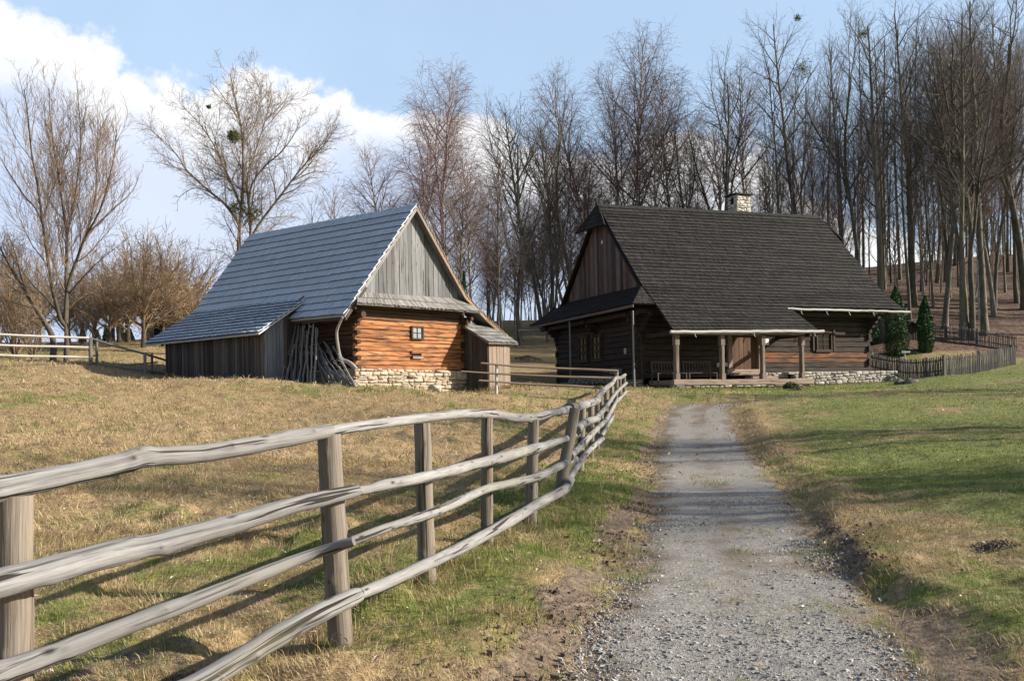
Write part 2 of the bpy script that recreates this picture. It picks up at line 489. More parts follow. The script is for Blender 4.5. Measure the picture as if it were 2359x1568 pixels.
M['barn_shingle'] = wood('silver_grey_shingles', [(.2, (.33, .36, .40)), (.55, (.50, .54, .59)), (.85, (.66, .69, .73))], (.44, .475, .52), .5, 95, .12, (.84, 1.14), rough=.78, bump=.35, along=1.6)
M['skirt_shingle'] = wood('grey_brown_shingles', [(.2, (.12, .11, .10)), (.55, (.25, .24, .225)), (.85, (.38, .37, .355))], (.17, .14, .11), .5, 80, .5, (.6, 1.25), rough=.85, bump=.4, along=1.0)
def moss(N, c, g, t):
    n = N.noise(N.pos(), .55, 5, .65)
    return N.mix(N.math('MULTIPLY', N.ramp(n, [(.5, 0), (.75, 1)]), .45), c, (.020, .023, .015))
M['house_shingle'] = wood('dark_brown_shingles', [(.2, (.0075, .0068, .0064)), (.55, (.019, .0165, .0148)), (.85, (.040, .0345, .0305))], (.027, .019, .016), .45, 95, .3, (.4, 1.6), rough=.82, bump=.4, along=1.6, extra=moss)
M['barn_board'] = wood('grey_vertical_boards', [(.2, (.055, .054, .054)), (.5, (.15, .15, .152)), (.8, (.28, .28, .28))], (.115, .10, .09), .55, 60, .9, (.5, 1.4), knots=.5)
M['lean_board'] = wood('dark_weathered_boards', [(.2, (.028, .024, .021)), (.5, (.085, .075, .067)), (.8, (.18, .166, .152))], (.10, .062, .042), .75, 60, .6, (.4, 1.6), knots=.3)
M['blue_board'] = wood('blue_grey_boards', [(.2, (.10, .11, .12)), (.5, (.20, .215, .235)), (.8, (.30, .32, .345))], (.13, .13, .135), .5, 60, .6, (.7, 1.3), knots=.3)
M['outhouse_board'] = wood('brown_grey_boards', [(.2, (.09, .068, .05)), (.5, (.22, .185, .15)), (.8, (.36, .32, .275))], (.33, .15, .06), .5, 55, .6, (.65, 1.3), knots=.5)
M['gable_board'] = wood('red_brown_gable_boards', [(.25, (.012, .009, .008)), (.5, (.075, .040, .026)), (.75, (.17, .10, .064))], (.055, .058, .066), .85, 40, .7, (.22, 2.3), knots=.5)
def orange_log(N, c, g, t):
    # older grey brown logs, painted darker as skirt roof shadow, where the tint is low, honey coloured ones where high
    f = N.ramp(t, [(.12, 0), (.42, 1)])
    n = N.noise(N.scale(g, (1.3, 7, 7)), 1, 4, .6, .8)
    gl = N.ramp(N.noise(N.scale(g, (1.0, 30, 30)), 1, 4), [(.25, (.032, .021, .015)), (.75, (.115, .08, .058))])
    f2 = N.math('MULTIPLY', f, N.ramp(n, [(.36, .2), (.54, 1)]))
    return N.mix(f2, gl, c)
M['barn_log'] = wood('honey_brown_logs', [(.24, (.055, .022, .012)), (.42, (.34, .125, .045)), (.75, (.60, .32, .14))], (.17, .06, .026), .55, 24, .7, (.7, 1.25), knots=.95, bump=.6, along=.8, extra=orange_log)
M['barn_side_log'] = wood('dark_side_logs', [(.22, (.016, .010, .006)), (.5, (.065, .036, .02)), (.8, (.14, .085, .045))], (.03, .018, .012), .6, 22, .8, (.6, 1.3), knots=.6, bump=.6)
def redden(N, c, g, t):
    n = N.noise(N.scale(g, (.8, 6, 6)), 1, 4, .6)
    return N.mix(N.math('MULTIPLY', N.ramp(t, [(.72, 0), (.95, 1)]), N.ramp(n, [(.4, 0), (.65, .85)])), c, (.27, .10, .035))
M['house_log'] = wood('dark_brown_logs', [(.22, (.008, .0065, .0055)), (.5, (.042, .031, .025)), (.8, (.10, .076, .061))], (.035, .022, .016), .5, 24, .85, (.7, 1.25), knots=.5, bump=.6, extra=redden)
M['house_beam'] = wood('bleached_brown_beam', [(.22, (.12, .085, .065)), (.5, (.26, .195, .155)), (.8, (.40, .32, .26))], (.21, .145, .105), .5, 26, .8, (.85, 1.2), knots=.5)
M['porch_post'] = wood('porch_post_wood', [(.22, (.07, .052, .042)), (.5, (.19, .145, .115)), (.8, (.34, .275, .22))], (.14, .10, .075), .5, 26, .8, (.85, 1.2), knots=.4)
M['gutter'] = wood('grey_wooden_gutter', [(.2, (.26, .25, .23)), (.8, (.52, .50, .465))], (.33, .31, .28), .5, 30, .5, (.9, 1.15))
M['door'] = wood('brown_plank_door', [(.2, (.06, .032, .02)), (.8, (.19, .11, .068))], (.09, .05, .03), .5, 34, .5, (.8, 1.2))
M['frame'] = wood('dark_window_frame', [(.2, (.035, .022, .017)), (.8, (.10, .066, .05))], (.05, .03, .02), .5, 40, .3)
M['bench'] = wood('dark_bench_wood', [(.2, (.045, .032, .026)), (.8, (.13, .096, .078))], (.07, .05, .04), .5, 40, .3)
M['pole'] = wood('bare_grey_poles', [(.2, (.12, .115, .11)), (.8, (.34, .33, .315))], (.16, .14, .125), .5, 30, .4, (.6, 1.3))
M['branch'] = wood('pale_gnarled_branch', [(.2, (.2, .18, .165)), (.8, (.44, .41, .385))], (.26, .22, .19), .5, 22, .5)
M['picket'] = wood('grey_brown_pickets', [(.2, (.06, .056, .052)), (.8, (.18, .17, .158))], (.10, .088, .078), .5, 30, .3, (.6, 1.5))
M['firewood'] = wood('split_firewood', [(.2, (.13, .125, .12)), (.8, (.46, .44, .42))], (.2, .175, .155), .5, 20, .3, (.4, 1.5))
M['char'] = NT('charred_rail_end').set(Roughness=.95).m
M['char'].node_tree.nodes['Principled BSDF'].inputs['Base Color'].default_value = (.008, .007, .007, 1)
M['iron'] = NT('dark_iron').set(Roughness=.6, Metallic=.6).m
M['iron'].node_tree.nodes['Principled BSDF'].inputs['Base Color'].default_value = (.05, .05, .055, 1)

def stone_mat(name, stops, dark):
    N = NT(name); p = N.attr('g', True); t = N.attr('t')
    c = N.ramp(t, stops)
    n = N.noise(p, 9, 6, .65); n2 = N.noise(p, 2.2, 4, .6)
    c = N.mix(1.0, c, N.ramp(n, [(.3, .68), (.7, 1.18)]), 'MULTIPLY')
    c = N.mix(N.math('MULTIPLY', N.ramp(n2, [(.5, 0), (.75, 1)]), .5), c, dark)
    N.col(c); N.nrm(N.bump(n, .6, .02)); N.b.inputs['Roughness'].default_value = .92
    return N.m
M['sandstone'] = stone_mat('pale_sandstone', [(0, (.12, .10, .075)), (.06, (.29, .235, .165)), (.35, (.40, .335, .25)), (.7, (.48, .42, .33)), (1, (.40, .30, .20))], (.36, .30, .225))
M['greystone'] = stone_mat('grey_field_stone', [(0, (.07, .06, .05)), (.06, (.24, .22, .19)), (.4, (.36, .33, .285)), (.8, (.47, .435, .38)), (1, (.33, .27, .2))], (.2, .18, .15))
M['chimney'] = stone_mat('whitewashed_rubble', [(0, (.3, .28, .22)), (.3, (.52, .49, .41)), (1, (.66, .63, .53))], (.40, .36, .28))

def glass(name, base, sp=.9):
    N = NT(name).set(Roughness=.06); N.b.inputs['Specular IOR Level'].default_value = sp
    c = N.mix(N.noise(N.obj(), 3.0, 2), base, tuple(v * .5 for v in base)); N.col(c)
    N.nrm(N.bump(N.noise(N.obj(), 5.0, 2), .08, .01))
    return N.m
M['pane'] = glass('old_window_glass', (.24, .29, .31))
M['dark_pane'] = glass('dark_window_glass', (.012, .013, .013), .2)
M['warm_pane'] = glass('yellowish_window_glass', (.33, .27, .15))
M['dark'] = NT('dark_interior').set(Roughness=.95).m
M['dark'].node_tree.nodes['Principled BSDF'].inputs['Base Color'].default_value = (.012, .01, .009, 1)
def plain(name, c, rough=.8, var=.25, sc=8.0):
    N = NT(name).set(Roughness=rough); n = N.noise(N.obj(), sc, 4)
    N.col(N.mix(1.0, c, N.ramp(n, [(.3, 1 - var), (.7, 1 + var)]), 'MULTIPLY')); return N.m
M['white'] = plain('white_painted_plate', (.78, .80, .78), .5, .04)
M['green'] = plain('green_print', (.10, .42, .22), .5, .08)
M['cream'] = plain('cream_plaster', (.34, .31, .25), .9, .2, 2.0)
M['navy'] = plain('dark_painted_boards', (.022, .024, .034), .8, .3, 3.0)
M['darkroof'] = plain('dark_felt_roof', (.035, .032, .034), .9, .3, 4.0)
M['soil'] = plain('crumbly_soil', (.14, .098, .07), .95, .5, 40.0)

def bark(name, stops, sc=(9, 9, 1.6), mossy=0.0, spots=False):
    N = NT(name).set(Roughness=.92); p = N.obj()
    n = N.noise(N.scale(p, sc), 1, 5, .65, .4)
    c = N.ramp(n, stops)
    if spots:
        k = N.noise(N.scale(p, (3.0, 3.0, 7.0)), 1, 4, .7)
        c = N.mix(N.ramp(k, [(.52, 0), (.60, 1)]), c, (.05, .045, .042))
    if mossy:
        k = N.noise(p, 1.3, 4, .6)
        c = N.mix(N.math('MULTIPLY', N.ramp(k, [(.48, 0), (.62, 1)]), mossy), c, (.10, .105, .035))
    oi = N.n('ObjectInfo').outputs['Random']
    c = N.mix(1.0, c, N.ramp(oi, [(0, .7), (1, 1.3)]), 'MULTIPLY')
    N.col(c); N.nrm(N.bump(n, .7, .03)); return N.m
M['bark'] = bark('dark_forest_bark', [(.3, (.05, .043, .035)), (.7, (.20, .175, .14))], mossy=.6)
M['bark_brown'] = bark('brown_willow_bark', [(.3, (.045, .034, .026)), (.7, (.155, .12, .09))], mossy=.25)
M['bark_birch'] = bark('white_birch_bark', [(.3, (.30, .28, .26)), (.7, (.56, .53, .50))], (4, 4, 9), spots=True)
M['bark_grey'] = bark('grey_alder_bark', [(.3, (.06, .053, .046)), (.7, (.22, .195, .165))], mossy=.35)
def twig(name, c, var=.5):
    N = NT(name).set(Roughness=.8); n = N.noise(N.obj(), .7, 3); oi = N.n('ObjectInfo').outputs['Random']
    cc = N.mix(1.0, c, N.ramp(n, [(.3, 1 - var), (.7, 1 + var)]), 'MULTIPLY')
    N.col(N.mix(1.0, cc, N.ramp(oi, [(0, .75), (1, 1.25)]), 'MULTIPLY')); return N.m
M['twig_tan'] = twig('tan_willow_twigs', (.20, .138, .09))
M['twig_orchard'] = twig('brown_orchard_twigs', (.27, .19, .12))
M['twig_birch'] = twig('purple_birch_twigs', (.19, .125, .115))
M['twig_dark'] = twig('dark_forest_twigs', (.095, .078, .06))
M['twig_grey'] = twig('grey_alder_twigs', (.15, .12, .098))
def leafy(name, a, b):
    N = NT(name).set(Roughness=.7); t = N.attr('t')
    N.col(N.ramp(t, [(0, a), (1, b)])); N.b.inputs['Subsurface Weight'].default_value = 0; return N.m
M['juniper'] = leafy('juniper_foliage', (.016, .045, .018), (.085, .17, .06))
M['spruce'] = leafy('spruce_foliage', (.03, .055, .035), (.09, .14, .08))
M['mistletoe'] = leafy('mistletoe_leaves', (.05, .06, .012), (.15, .155, .04))
M['bushleaf'] = leafy('small_bush_leaves', (.03, .05, .015), (.09, .13, .035))
M['blade'] = leafy('grass_blades', (0, 0, 0), (1, 1, 1))
def grassmat():
    N = NT('grass_blades_straw_and_green').set(Roughness=.75); t = N.attr('t')
    c = N.ramp(t, [(0, (.17, .11, .055)), (.2, (.36, .255, .135)), (.42, (.50, .39, .225)), (.52, (.27, .24, .085)), (.72, (.165, .205, .04)), (1, (.075, .14, .02))])
    N.col(c)
    tr = N.n('BsdfTranslucent'); N.l(c, tr.inputs[0])
    ms = N.n('MixShader'); ms.inputs[0].default_value = .22
    N.l(N.b.outputs[0], ms.inputs[1]); N.l(tr.outputs[0], ms.inputs[2]); N.l(ms.outputs[0], N.out.inputs[0])
    return N.m
M['grass'] = grassmat()
M['leaf'] = leafy('dry_fallen_leaves', (.10, .055, .03), (.62, .50, .38))
def gravelmat():
    N = NT('gravel_stones').set(Roughness=.9); t = N.attr('t')
    N.col(N.ramp(t, [(0, (.125, .118, .108)), (.5, (.285, .275, .26)), (.9, (.44, .425, .40)), (1, (.5, .42, .34))])); return N.m
M['stones'] = gravelmat()

def groundmat():
    N = NT('meadow_ground').set(Roughness=.95); p = N.pos()
    gr = N.attr('green'); lf = N.attr('leaf'); dt = N.attr('dirt')
    n1 = N.noise(p, 1.7, 6, .65); n2 = N.noise(p, 14, 5, .7); n3 = N.noise(p, 60, 3, .6)
    straw = N.ramp(n2, [(.28, (.14, .088, .045)), (.46, (.30, .205, .105)), (.62, (.40, .295, .155)), (.8, (.52, .41, .25))])
    straw = N.mix(N.math('MULTIPLY', N.ramp(n1, [(.45, 0), (.65, 1)]), .4), straw, (.22, .145, .07))
    green = N.ramp(n2, [(.28, (.06, .07, .018)), (.5, (.15, .165, .042)), (.75, (.26, .245, .08))])
    f = N.math('ADD', gr, N.math('MULTIPLY', N.math('SUBTRACT', N.noise(p, 3.1, 6, .7), .5), 1.3))
    f = N.math('ADD', f, N.math('MULTIPLY', N.math('SUBTRACT', n3, .5), .5))
    c = N.mix(N.ramp(f, [(.35, 0), (.65, 1)]), straw, green)
    c = N.mix(1.0, c, N.ramp(n3, [(.3, .72), (.7, 1.2)]), 'MULTIPLY')
    lv = N.ramp(N.vor(p, 7.0, out='Color'), [(0, (.038, .023, .015)), (.5, (.105, .062, .041)), (.85, (.18, .112, .076)), (1, (.29, .20, .14))])
    lv = N.mix(N.math('MULTIPLY', N.ramp(N.noise(p, .8, 4), [(.5, 0), (.7, 1)]), .5), lv, (.065, .045, .028))
    lf2 = N.math('ADD', lf, N.math('MULTIPLY', N.math('SUBTRACT', N.noise(p, .6, 4), .5), N.math('MULTIPLY', lf, 1.0)))
    c = N.mix(N.ramp(lf2, [(.3, 0), (.6, 1)]), c, lv)
    soil = N.ramp(n2, [(.3, (.075, .052, .036)), (.55, (.20, .145, .102)), (.8, (.36, .28, .20))])
    d2 = N.math('ADD', dt, N.math('MULTIPLY', N.math('SUBTRACT', N.noise(p, 4.5, 6, .7), .5), N.math('MULTIPLY', dt, 1.8)))
    c = N.mix(N.ramp(d2, [(.33, 0), (.55, 1)]), c, soil)
    N.col(c)
    N.nrm(N.bump(n3, .5, .02, N.bump(n2, .7, .05)))
    return N.m
M['ground'] = groundmat()

def roadmat():
    N = NT('grey_gravel').set(Roughness=.93); p = N.pos(); ed = N.attr('t')
    n1 = N.noise(p, 1.1, 6, .65); n2 = N.noise(p, 22, 5, .7)
    v = N.vor(N.mix(.12, p, N.n('TexNoise').outputs['Color']), 64, out='Color'); vd = N.vor(p, 88)
    c = N.ramp(v, [(0, (.13, .122, .112)), (.45, (.265, .255, .24)), (.8, (.39, .37, .345)), (1, (.50, .46, .40))])
    c = N.mix(N.ramp(n2, [(.42, .62), (.62, .05)]), c, (.205, .172, .135))
    # earthy wash and thin grass in places and towards the ragged sides
    e = N.math('ADD', ed, N.math('MULTIPLY', N.math('SUBTRACT', n1, .5), 1.5))
    e = N.math('ADD', e, N.math('MULTIPLY', N.math('SUBTRACT', n2, .5), 1.1))
    c = N.mix(N.ramp(e, [(.42, 0), (.72, .9)]), c, N.ramp(n2, [(.3, (.075, .054, .038)), (.7, (.24, .19, .135))]))
    gsp = N.ramp(N.noise(N.scale(p, (1.4, .7, 1)), 1, 6, .7), [(.57, 0), (.65, 1)])
    c = N.mix(N.math('MULTIPLY', gsp, .75), c, N.ramp(n2, [(.3, (.08, .08, .025)), (.7, (.24, .2, .085))]))
    N.col(c)
    N.nrm(N.bump(vd, .45, .012, N.bump(n2, .6, .03)))
    return N.m
M['road'] = roadmat()
# ------------------------------------------------------------------ terrain
BO = at(820, 893, 33.0)           # barn corner on the ground
HO = at(1476, 886, 43.0)          # farmhouse corner
BF = Frame(BO, 41)
HF = Frame(HO, 66)

ctrl = []
def cp(x, y, Y): ctrl.append(at(x, y, Y))
def cw(X, Y, z): ctrl.append(np.array([X, Y, z]))
for X in (-14, -7, -2.6, 0, 2.5, 7, 14):
    cw(X, -8, 0.0 + (.12 if X < -5 else 0)); 
for X, Y, z in ((-2.3, 4.2, -.2), (-1.75, 4.9, -.12), (-3.4, 3.2, -.22), (-1.08, 5.6, 0), (-.68, 7.1, .02), (-.25, 9.1, 0), (.23, 10.9, 0), (.6, 12.3, .02), (1.3, 16.5, 0), (1.8, 20.6, .02), (2.15, 23, .08), (2.55, 26, .3),
                (2.95, 28.5, .58), (3.35, 31, .9), (3.8, 33, 1.17),
                (.3, 3, -.03), (1.2, 5, -.05), (2.0, 8, -.07), (2.6, 11, -.08), (3.6, 16.2, -.1), (4.8, 23, -.03), (5.4, 26, .22), (5.9, 29, .62), (6.7, 32, 1.0), (8.2, 33.4, 1.15),
                (12.3, 36, 1.33), (16.6, 38, 1.46), (23.6, 42, 1.72), (3.5, 4, .08), (4.6, 7, .12), (6, 12, .1), (8, 18, .12), (9, 24, .3), (11, 30, .95), (16, 34, 1.25), (14, 26, .5), (20, 30, 1.0),
                (9, 8, .2), (14, 14, .2), (24, 20, .5), (30, 32, 1.4), (-4, 9, .12), (-3, 14, .22), (-2, 20, .42), (-.5, 26, .85), (1, 31, 1.2),
                (-8, 10, .35), (-10, 20, 1.0), (-16, 12, .7), (-14, 26, 1.75), (-7, 27, 1.3), (-22, 24, 1.9), (-30, 14, 1.3), (40, 10, .4), (45, 28, 1.4), (60, 0, .3), (-50, 0, .8)):
    cw(X, Y, z)
for p in ((-1.9, 3.2, .40), (-1.9, 9.9, .72), (0, 0, 0), (5.65, 0, -.24), (5.65, -1.3, -.28), (7.0, -1.2, -.1), (8, 4, .3), (3, 12, .8), (-4.5, 1, .2), (-4.5, 8, .55), (2.5, -4, -.3), (-1, -3, -.1)):
    ctrl.append(BF.W(p))
for p in ((0, 0, -.08), (0, 4, .0), (0, 8.7, .18), (-3, 4, -.05), (.5, -2.3, -.24), (4.4, -2.3, -.27), (8.3, -2.3, -.26), (14.4, -1.1, -.08), (15.5, -1.2, -.02), (11, -1.1, -.16), (-.6, 2, -.05), (-.6, 5, .02), (14.4, 8.7, .7), (7, 12, 1.2), (4, -5, -.34), (10, -5, -.38)):
    ctrl.append(HF.W(p))
for x, y, Y in ((1143, 905, 32), (1200, 889, 37), (1300, 895, 39), (1235, 879, 50), (1230, 838, 58), (1210, 790, 68), (1200, 738, 80), (1300, 735, 84), (1120, 745, 74),
                (208, 837, 37), (0, 848, 36), (154, 834, 44), (122, 830, 43), (35, 822, 47), (251, 792, 52), (329, 795, 52), (480, 780, 62), (100, 800, 58), (400, 778, 66), (0, 790, 58),
                (2010, 858, 52), (2170, 865, 45.5), (2359, 846, 50), (2359, 810, 55), (2238, 782, 57), (2268, 770, 58.5), (2175, 757, 60), (2290, 729, 64), (2342, 698, 68), (2153, 650, 76), (2217, 659, 76),
                (2104, 701, 67), (2096, 735, 63), (2360, 600, 86), (2200, 615, 86), (2060, 650, 84), (2031, 772, 58)):
    cp(x, y, Y)
for X, Y, z in ((18, 72, 8), (12, 66, 5.5), (24, 88, 12.0), (36, 90, 13.2), (50, 88, 14), (50, 60, 6.5), (60, 40, 2.6), (30, 120, 10), (50, 125, 10), (10, 95, 8.5), (5, 125, 6), (-12, 84, 7.2), (-12, 110, 4.5), (-25, 76, 6.6),
                (-25, 110, 3.5), (-45, 70, 5.5), (-45, 110, 2.5), (-50, 40, 3), (75, 75, 9), (75, 120, 9), (90, 20, 1), (-80, 60, 3), (0, -40, 0), (60, -40, 0), (-60, -40, 0), (-80, 120, 0), (100, 140, 6), (0, 160, 1), (-50, 170, -1), (60, 170, 5)):
    cw(X, Y, z)
CT = np.array(ctrl)
def _U(r2): return r2 * np.log(np.maximum(r2, 1e-9)) * .5
def _tps():
    n = len(CT); X = CT[:, :2] / 30.0
    K = _U(((X[:, None] - X[None]) ** 2).sum(-1)) + np.eye(n) * .0015
    Pm = np.concatenate([np.ones((n, 1)), X], 1)
    A = np.block([[K, Pm], [Pm.T, np.zeros((3, 3))]])
    return X, np.linalg.solve(A, np.concatenate([CT[:, 2], np.zeros(3)]))
_tx, _tw = _tps()
def base_h(x, y):
    x = np.asarray(x, float); y = np.asarray(y, float); sh = x.shape
    q = np.stack([x.ravel(), y.ravel()], -1) / 30.0
    out = np.zeros(len(q))
    for i in range(0, len(q), 20000):
        w = q[i:i + 20000]
        out[i:i + 20000] = _U(((w[:, None] - _tx[None]) ** 2).sum(-1)) @ _tw[:-3] + _tw[-3] + w @ _tw[-2:]
    out = out.reshape(sh)
    r = np.hypot(x, y - 40)
    return out * (1 - sstep(110, 170, r)) + (-3.0) * sstep(110, 170, r)

RDT = np.array([(-2, -1.1, .9), (3, -.42, 1.62), (4.85, .08, 2.26), (8.1, .84, 3.02), (10.8, 1.4, 3.6), (16.2, 2.4, 4.8), (23, 3.5, 6.1), (26, 4.1, 6.6), (29, 4.7, 7.1), (31, 5.2, 7.6), (33.2, 6.2, 8.6)])
def road_lr(y):
    return np.interp(y, RDT[:, 0], RDT[:, 1]), np.interp(y, RDT[:, 0], RDT[:, 2])
TRK = np.array([(6.9, 32.6), (8.6, 33.6), (12.3, 36), (16.6, 38), (23.6, 42), (34, 48)])
def track_d(x, y):
    best = np.full(np.shape(x), 1e9)
    for i in range(len(TRK) - 1):
        a = TRK[i]; b = TRK[i + 1]; ab = b - a
        t = np.clip(((x - a[0]) * ab[0] + (y - a[1]) * ab[1]) / (ab @ ab), 0, 1)
        best = np.minimum(best, np.hypot(x - a[0] - t * ab[0], y - a[1] - t * ab[1]))
    return best
def road_in(x, y):
    """signed: >0 inside the carriageway, in metres from the nearer side"""
    l, r = road_lr(y)
    d = np.minimum(x - l, r - x)
    return np.where((y < 33.2) & (y > -8), d, -9.0)

def height(x, y, micro=True):
    x = np.asarray(x, float); y = np.asarray(y, float)
    z = base_h(x, y)
    l, r = road_lr(y)
    fade = 1 - sstep(28, 33.5, y)
    wl = .55; wr = .16 + .5 * (1 - sstep(5.5, 8, y)) + .45 * sstep(11, 14, y) + .12 * fbm(y * .7, y * 0, 2, 5)
    wob = (fbm(y * 1.1, x * 0 + 3, 3, 9) - .5) * .35
    cut = sstep(-wl, 0.12, x - l + wob * .6) * sstep(-wr, .06, r - x + wob)
    z = z - .10 * cut * fade * sstep(-6, 0, y)
    z = z + .035 * fade * sstep(5, 8, y) * np.exp(-((x - r - .45 + wob) / .35) ** 2) * sstep(2, 5, y)
    td = track_d(x, y); z = z - .09 * np.exp(-(td / .8) ** 2)
    if micro:
        near = np.clip(1.2 - np.hypot(x, y) / 70, .25, 1)
        rd = sstep(-.1, .25, road_in(x, y))
        flat = sstep(.0, 2.5, np.maximum(0, np.hypot(x - 13, (y - 45) * 1.3) - 8)) * .8 + .2
        z = z + (fbm(x * .55, y * .55, 3, 2) - .5) * .15 * (1 - rd) * flat
        z = z + (fbm(x * 2.6, y * 2.6, 3, 6) - .5) * .08 * near * (1 - .75 * rd)
        lawn = sstep(-.2, 1.5, x - r)
        z = z + np.maximum(0, fbm(x * 1.9, y * 1.9, 2, 21) - .60) * .36 * near * (1 - sstep(-1.0, .1, road_in(x, y))) * (1 - .75 * lawn)
        z = z + (fbm(x * 7, y * 7, 2, 12) - .5) * .03 * near * (1 - .4 * rd)
    return z
def hz(x, y): return float(height(np.array([x]), np.array([y]))[0])
def hz0(x, y): return float(height(np.array([x]), np.array([y]), False)[0])

def in_frame(F, x, y, a0, a1, b0, b1):
    dx = x - F.o[0]; dy = y - F.o[1]
    a = dx * F.a[0] + dy * F.a[1]; b = dx * F.b[0] + dy * F.b[1]
    return (a > a0) & (a < a1) & (b > b0) & (b < b1)
def building_mask(x, y):
    return in_frame(BF, x, y, 0, 7.8, .05, 10.8) | in_frame(BF, x, y, -1.85, 0, 2.95, 10) | in_frame(BF, x, y, 5.7, 7, -1.25, .1) | in_frame(HF, x, y, .02, 14.4, .02, 8.7) | in_frame(HF, x, y, .45, 8.3, -2.05, .1) | in_frame(HF, x, y, 8.2, 15.2, -.98, .1)

def green_f(x, y):
    big = fbm(x * .11, y * .11, 3, 31); med = fbm(x * .45, y * .45, 4, 37); sm = fbm(x * 1.6, y * 1.6, 3, 41)
    l, r = road_lr(y)
    side = sstep(0, 2.0, x - r)
    g = .34 + ((big - .5) * .7 + (med - .5) * .95) * (.60 + .05 * side) + (sm - .5) * .7                      # the lawn right of the road is greener
    g = g + side * (.33 + .50 * np.exp(-((x - 9.0) / 4.5) ** 2 - ((y - 16) / 7) ** 2) - .0 * np.exp(-((x - r - 1.6) / 1.4) ** 2)) * (1 - sstep(40, 60, y))
    g = g + .22 * np.exp(-((x - l + 1.0) / 1.1) ** 2) * sstep(3, 7, y) * (1 - sstep(27, 33, y))     # verge under the fence
    dxh = x - HF.o[0]; dyh = y - HF.o[1]
    hb = dxh * HF.b[0] + dyh * HF.b[1]; ha = dxh * HF.a[0] + dyh * HF.a[1]
    g = g + .38 * np.exp(-((hb + 4.5) / 3.8) ** 2) * sstep(-6, 0, ha)                             # in front of the farmhouse
    g = g - .12 * sstep(0, 5, l - x - 1) * (1 - sstep(34, 40, y))                                      # dry meadow
    return g
def leaf_f(x, y):
    return sstep(-1.5, 2.5, (y - 53.5) + (x - 27) * .22 + (fbm(x * .3, y * .3, 3, 51) - .5) * 4) * sstep(12, 17, x)
def dirt_f(x, y):
    l, r = road_lr(y); k = ((y < 33) & (y > -6)) * 1.0
    rag = (fbm(x * 1.3, y * 1.3, 3, 61) - .5)
    dl = np.exp(-((x - l + .06 + rag * .7) / .30) ** 2) * (.25 + .85 * fbm(y * .5, x * 0, 2, 66))
    dr = np.exp(-((x - r - .0 + rag * .3) / .15) ** 2) * (.12 + .55 * fbm(y * .45, x * 0, 2, 71) + .4 * np.exp(-((y - 9.3) / 1.6) ** 2)) + .62 * np.exp(-((x - r - .22 + rag * .4) / .32) ** 2) * (1 - sstep(5.8, 7.4, y))
    ins = sstep(-.05, .25, road_in(x, y)) * .6
    tr = np.exp(-(track_d(x, y) / .75) ** 2) * .62
    sp = sstep(.70, .8, fbm(x * .8, y * .8, 3, 77)) * .5
    return np.clip(np.maximum(np.maximum(dl, dr) * k, ins * k) + tr + sp, 0, 1.3)

def make_ground():
    a1 = np.radians(np.concatenate([np.linspace(-180, -42, 46, endpoint=False), np.linspace(-42, 42, 420, endpoint=False), np.linspace(42, 180, 46, endpoint=False)]))
    r = np.concatenate([np.linspace(.4, 3.4, 12, endpoint=False), np.geomspace(3.4, 60, 300, endpoint=False), np.geomspace(60, 900, 70)])
    A, Rr = np.meshgrid(a1, r, indexing='ij')
    x = np.sin(A) * Rr; y = np.cos(A) * Rr
    z = height(x, y)
    na, nr = A.shape
    V = np.stack([x, y, z], -1).reshape(-1, 3)
    V = np.concatenate([V, [[0, 0, float(height(np.array([0.]), np.array([0.]))[0])]]])
    i, j = np.meshgrid(np.arange(na), np.arange(nr - 1), indexing='ij'); i2 = (i + 1) % na
    Q = np.stack([i * nr + j, i * nr + j + 1, i2 * nr + j + 1, i2 * nr + j], -1).reshape(-1, 4)[:, ::-1]
    D = np.array([[na * nr, ((q + 1) % na) * nr, q * nr] for q in range(na)])[:, ::-1]
    mb = MB(); mb.addq(V, Q=Q, D=D, smooth=True)
    o = mb.build('ground', M['ground']); tag(o, kind='structure')
    me = o.data
    for nm, fn in (('green', green_f), ('leaf', leaf_f), ('dirt', dirt_f)):
        a = me.attributes.new(nm, 'FLOAT', 'POINT'); a.data.foreach_set('value', np.asarray(fn(V[:, 0], V[:, 1]), np.float32))
    return o

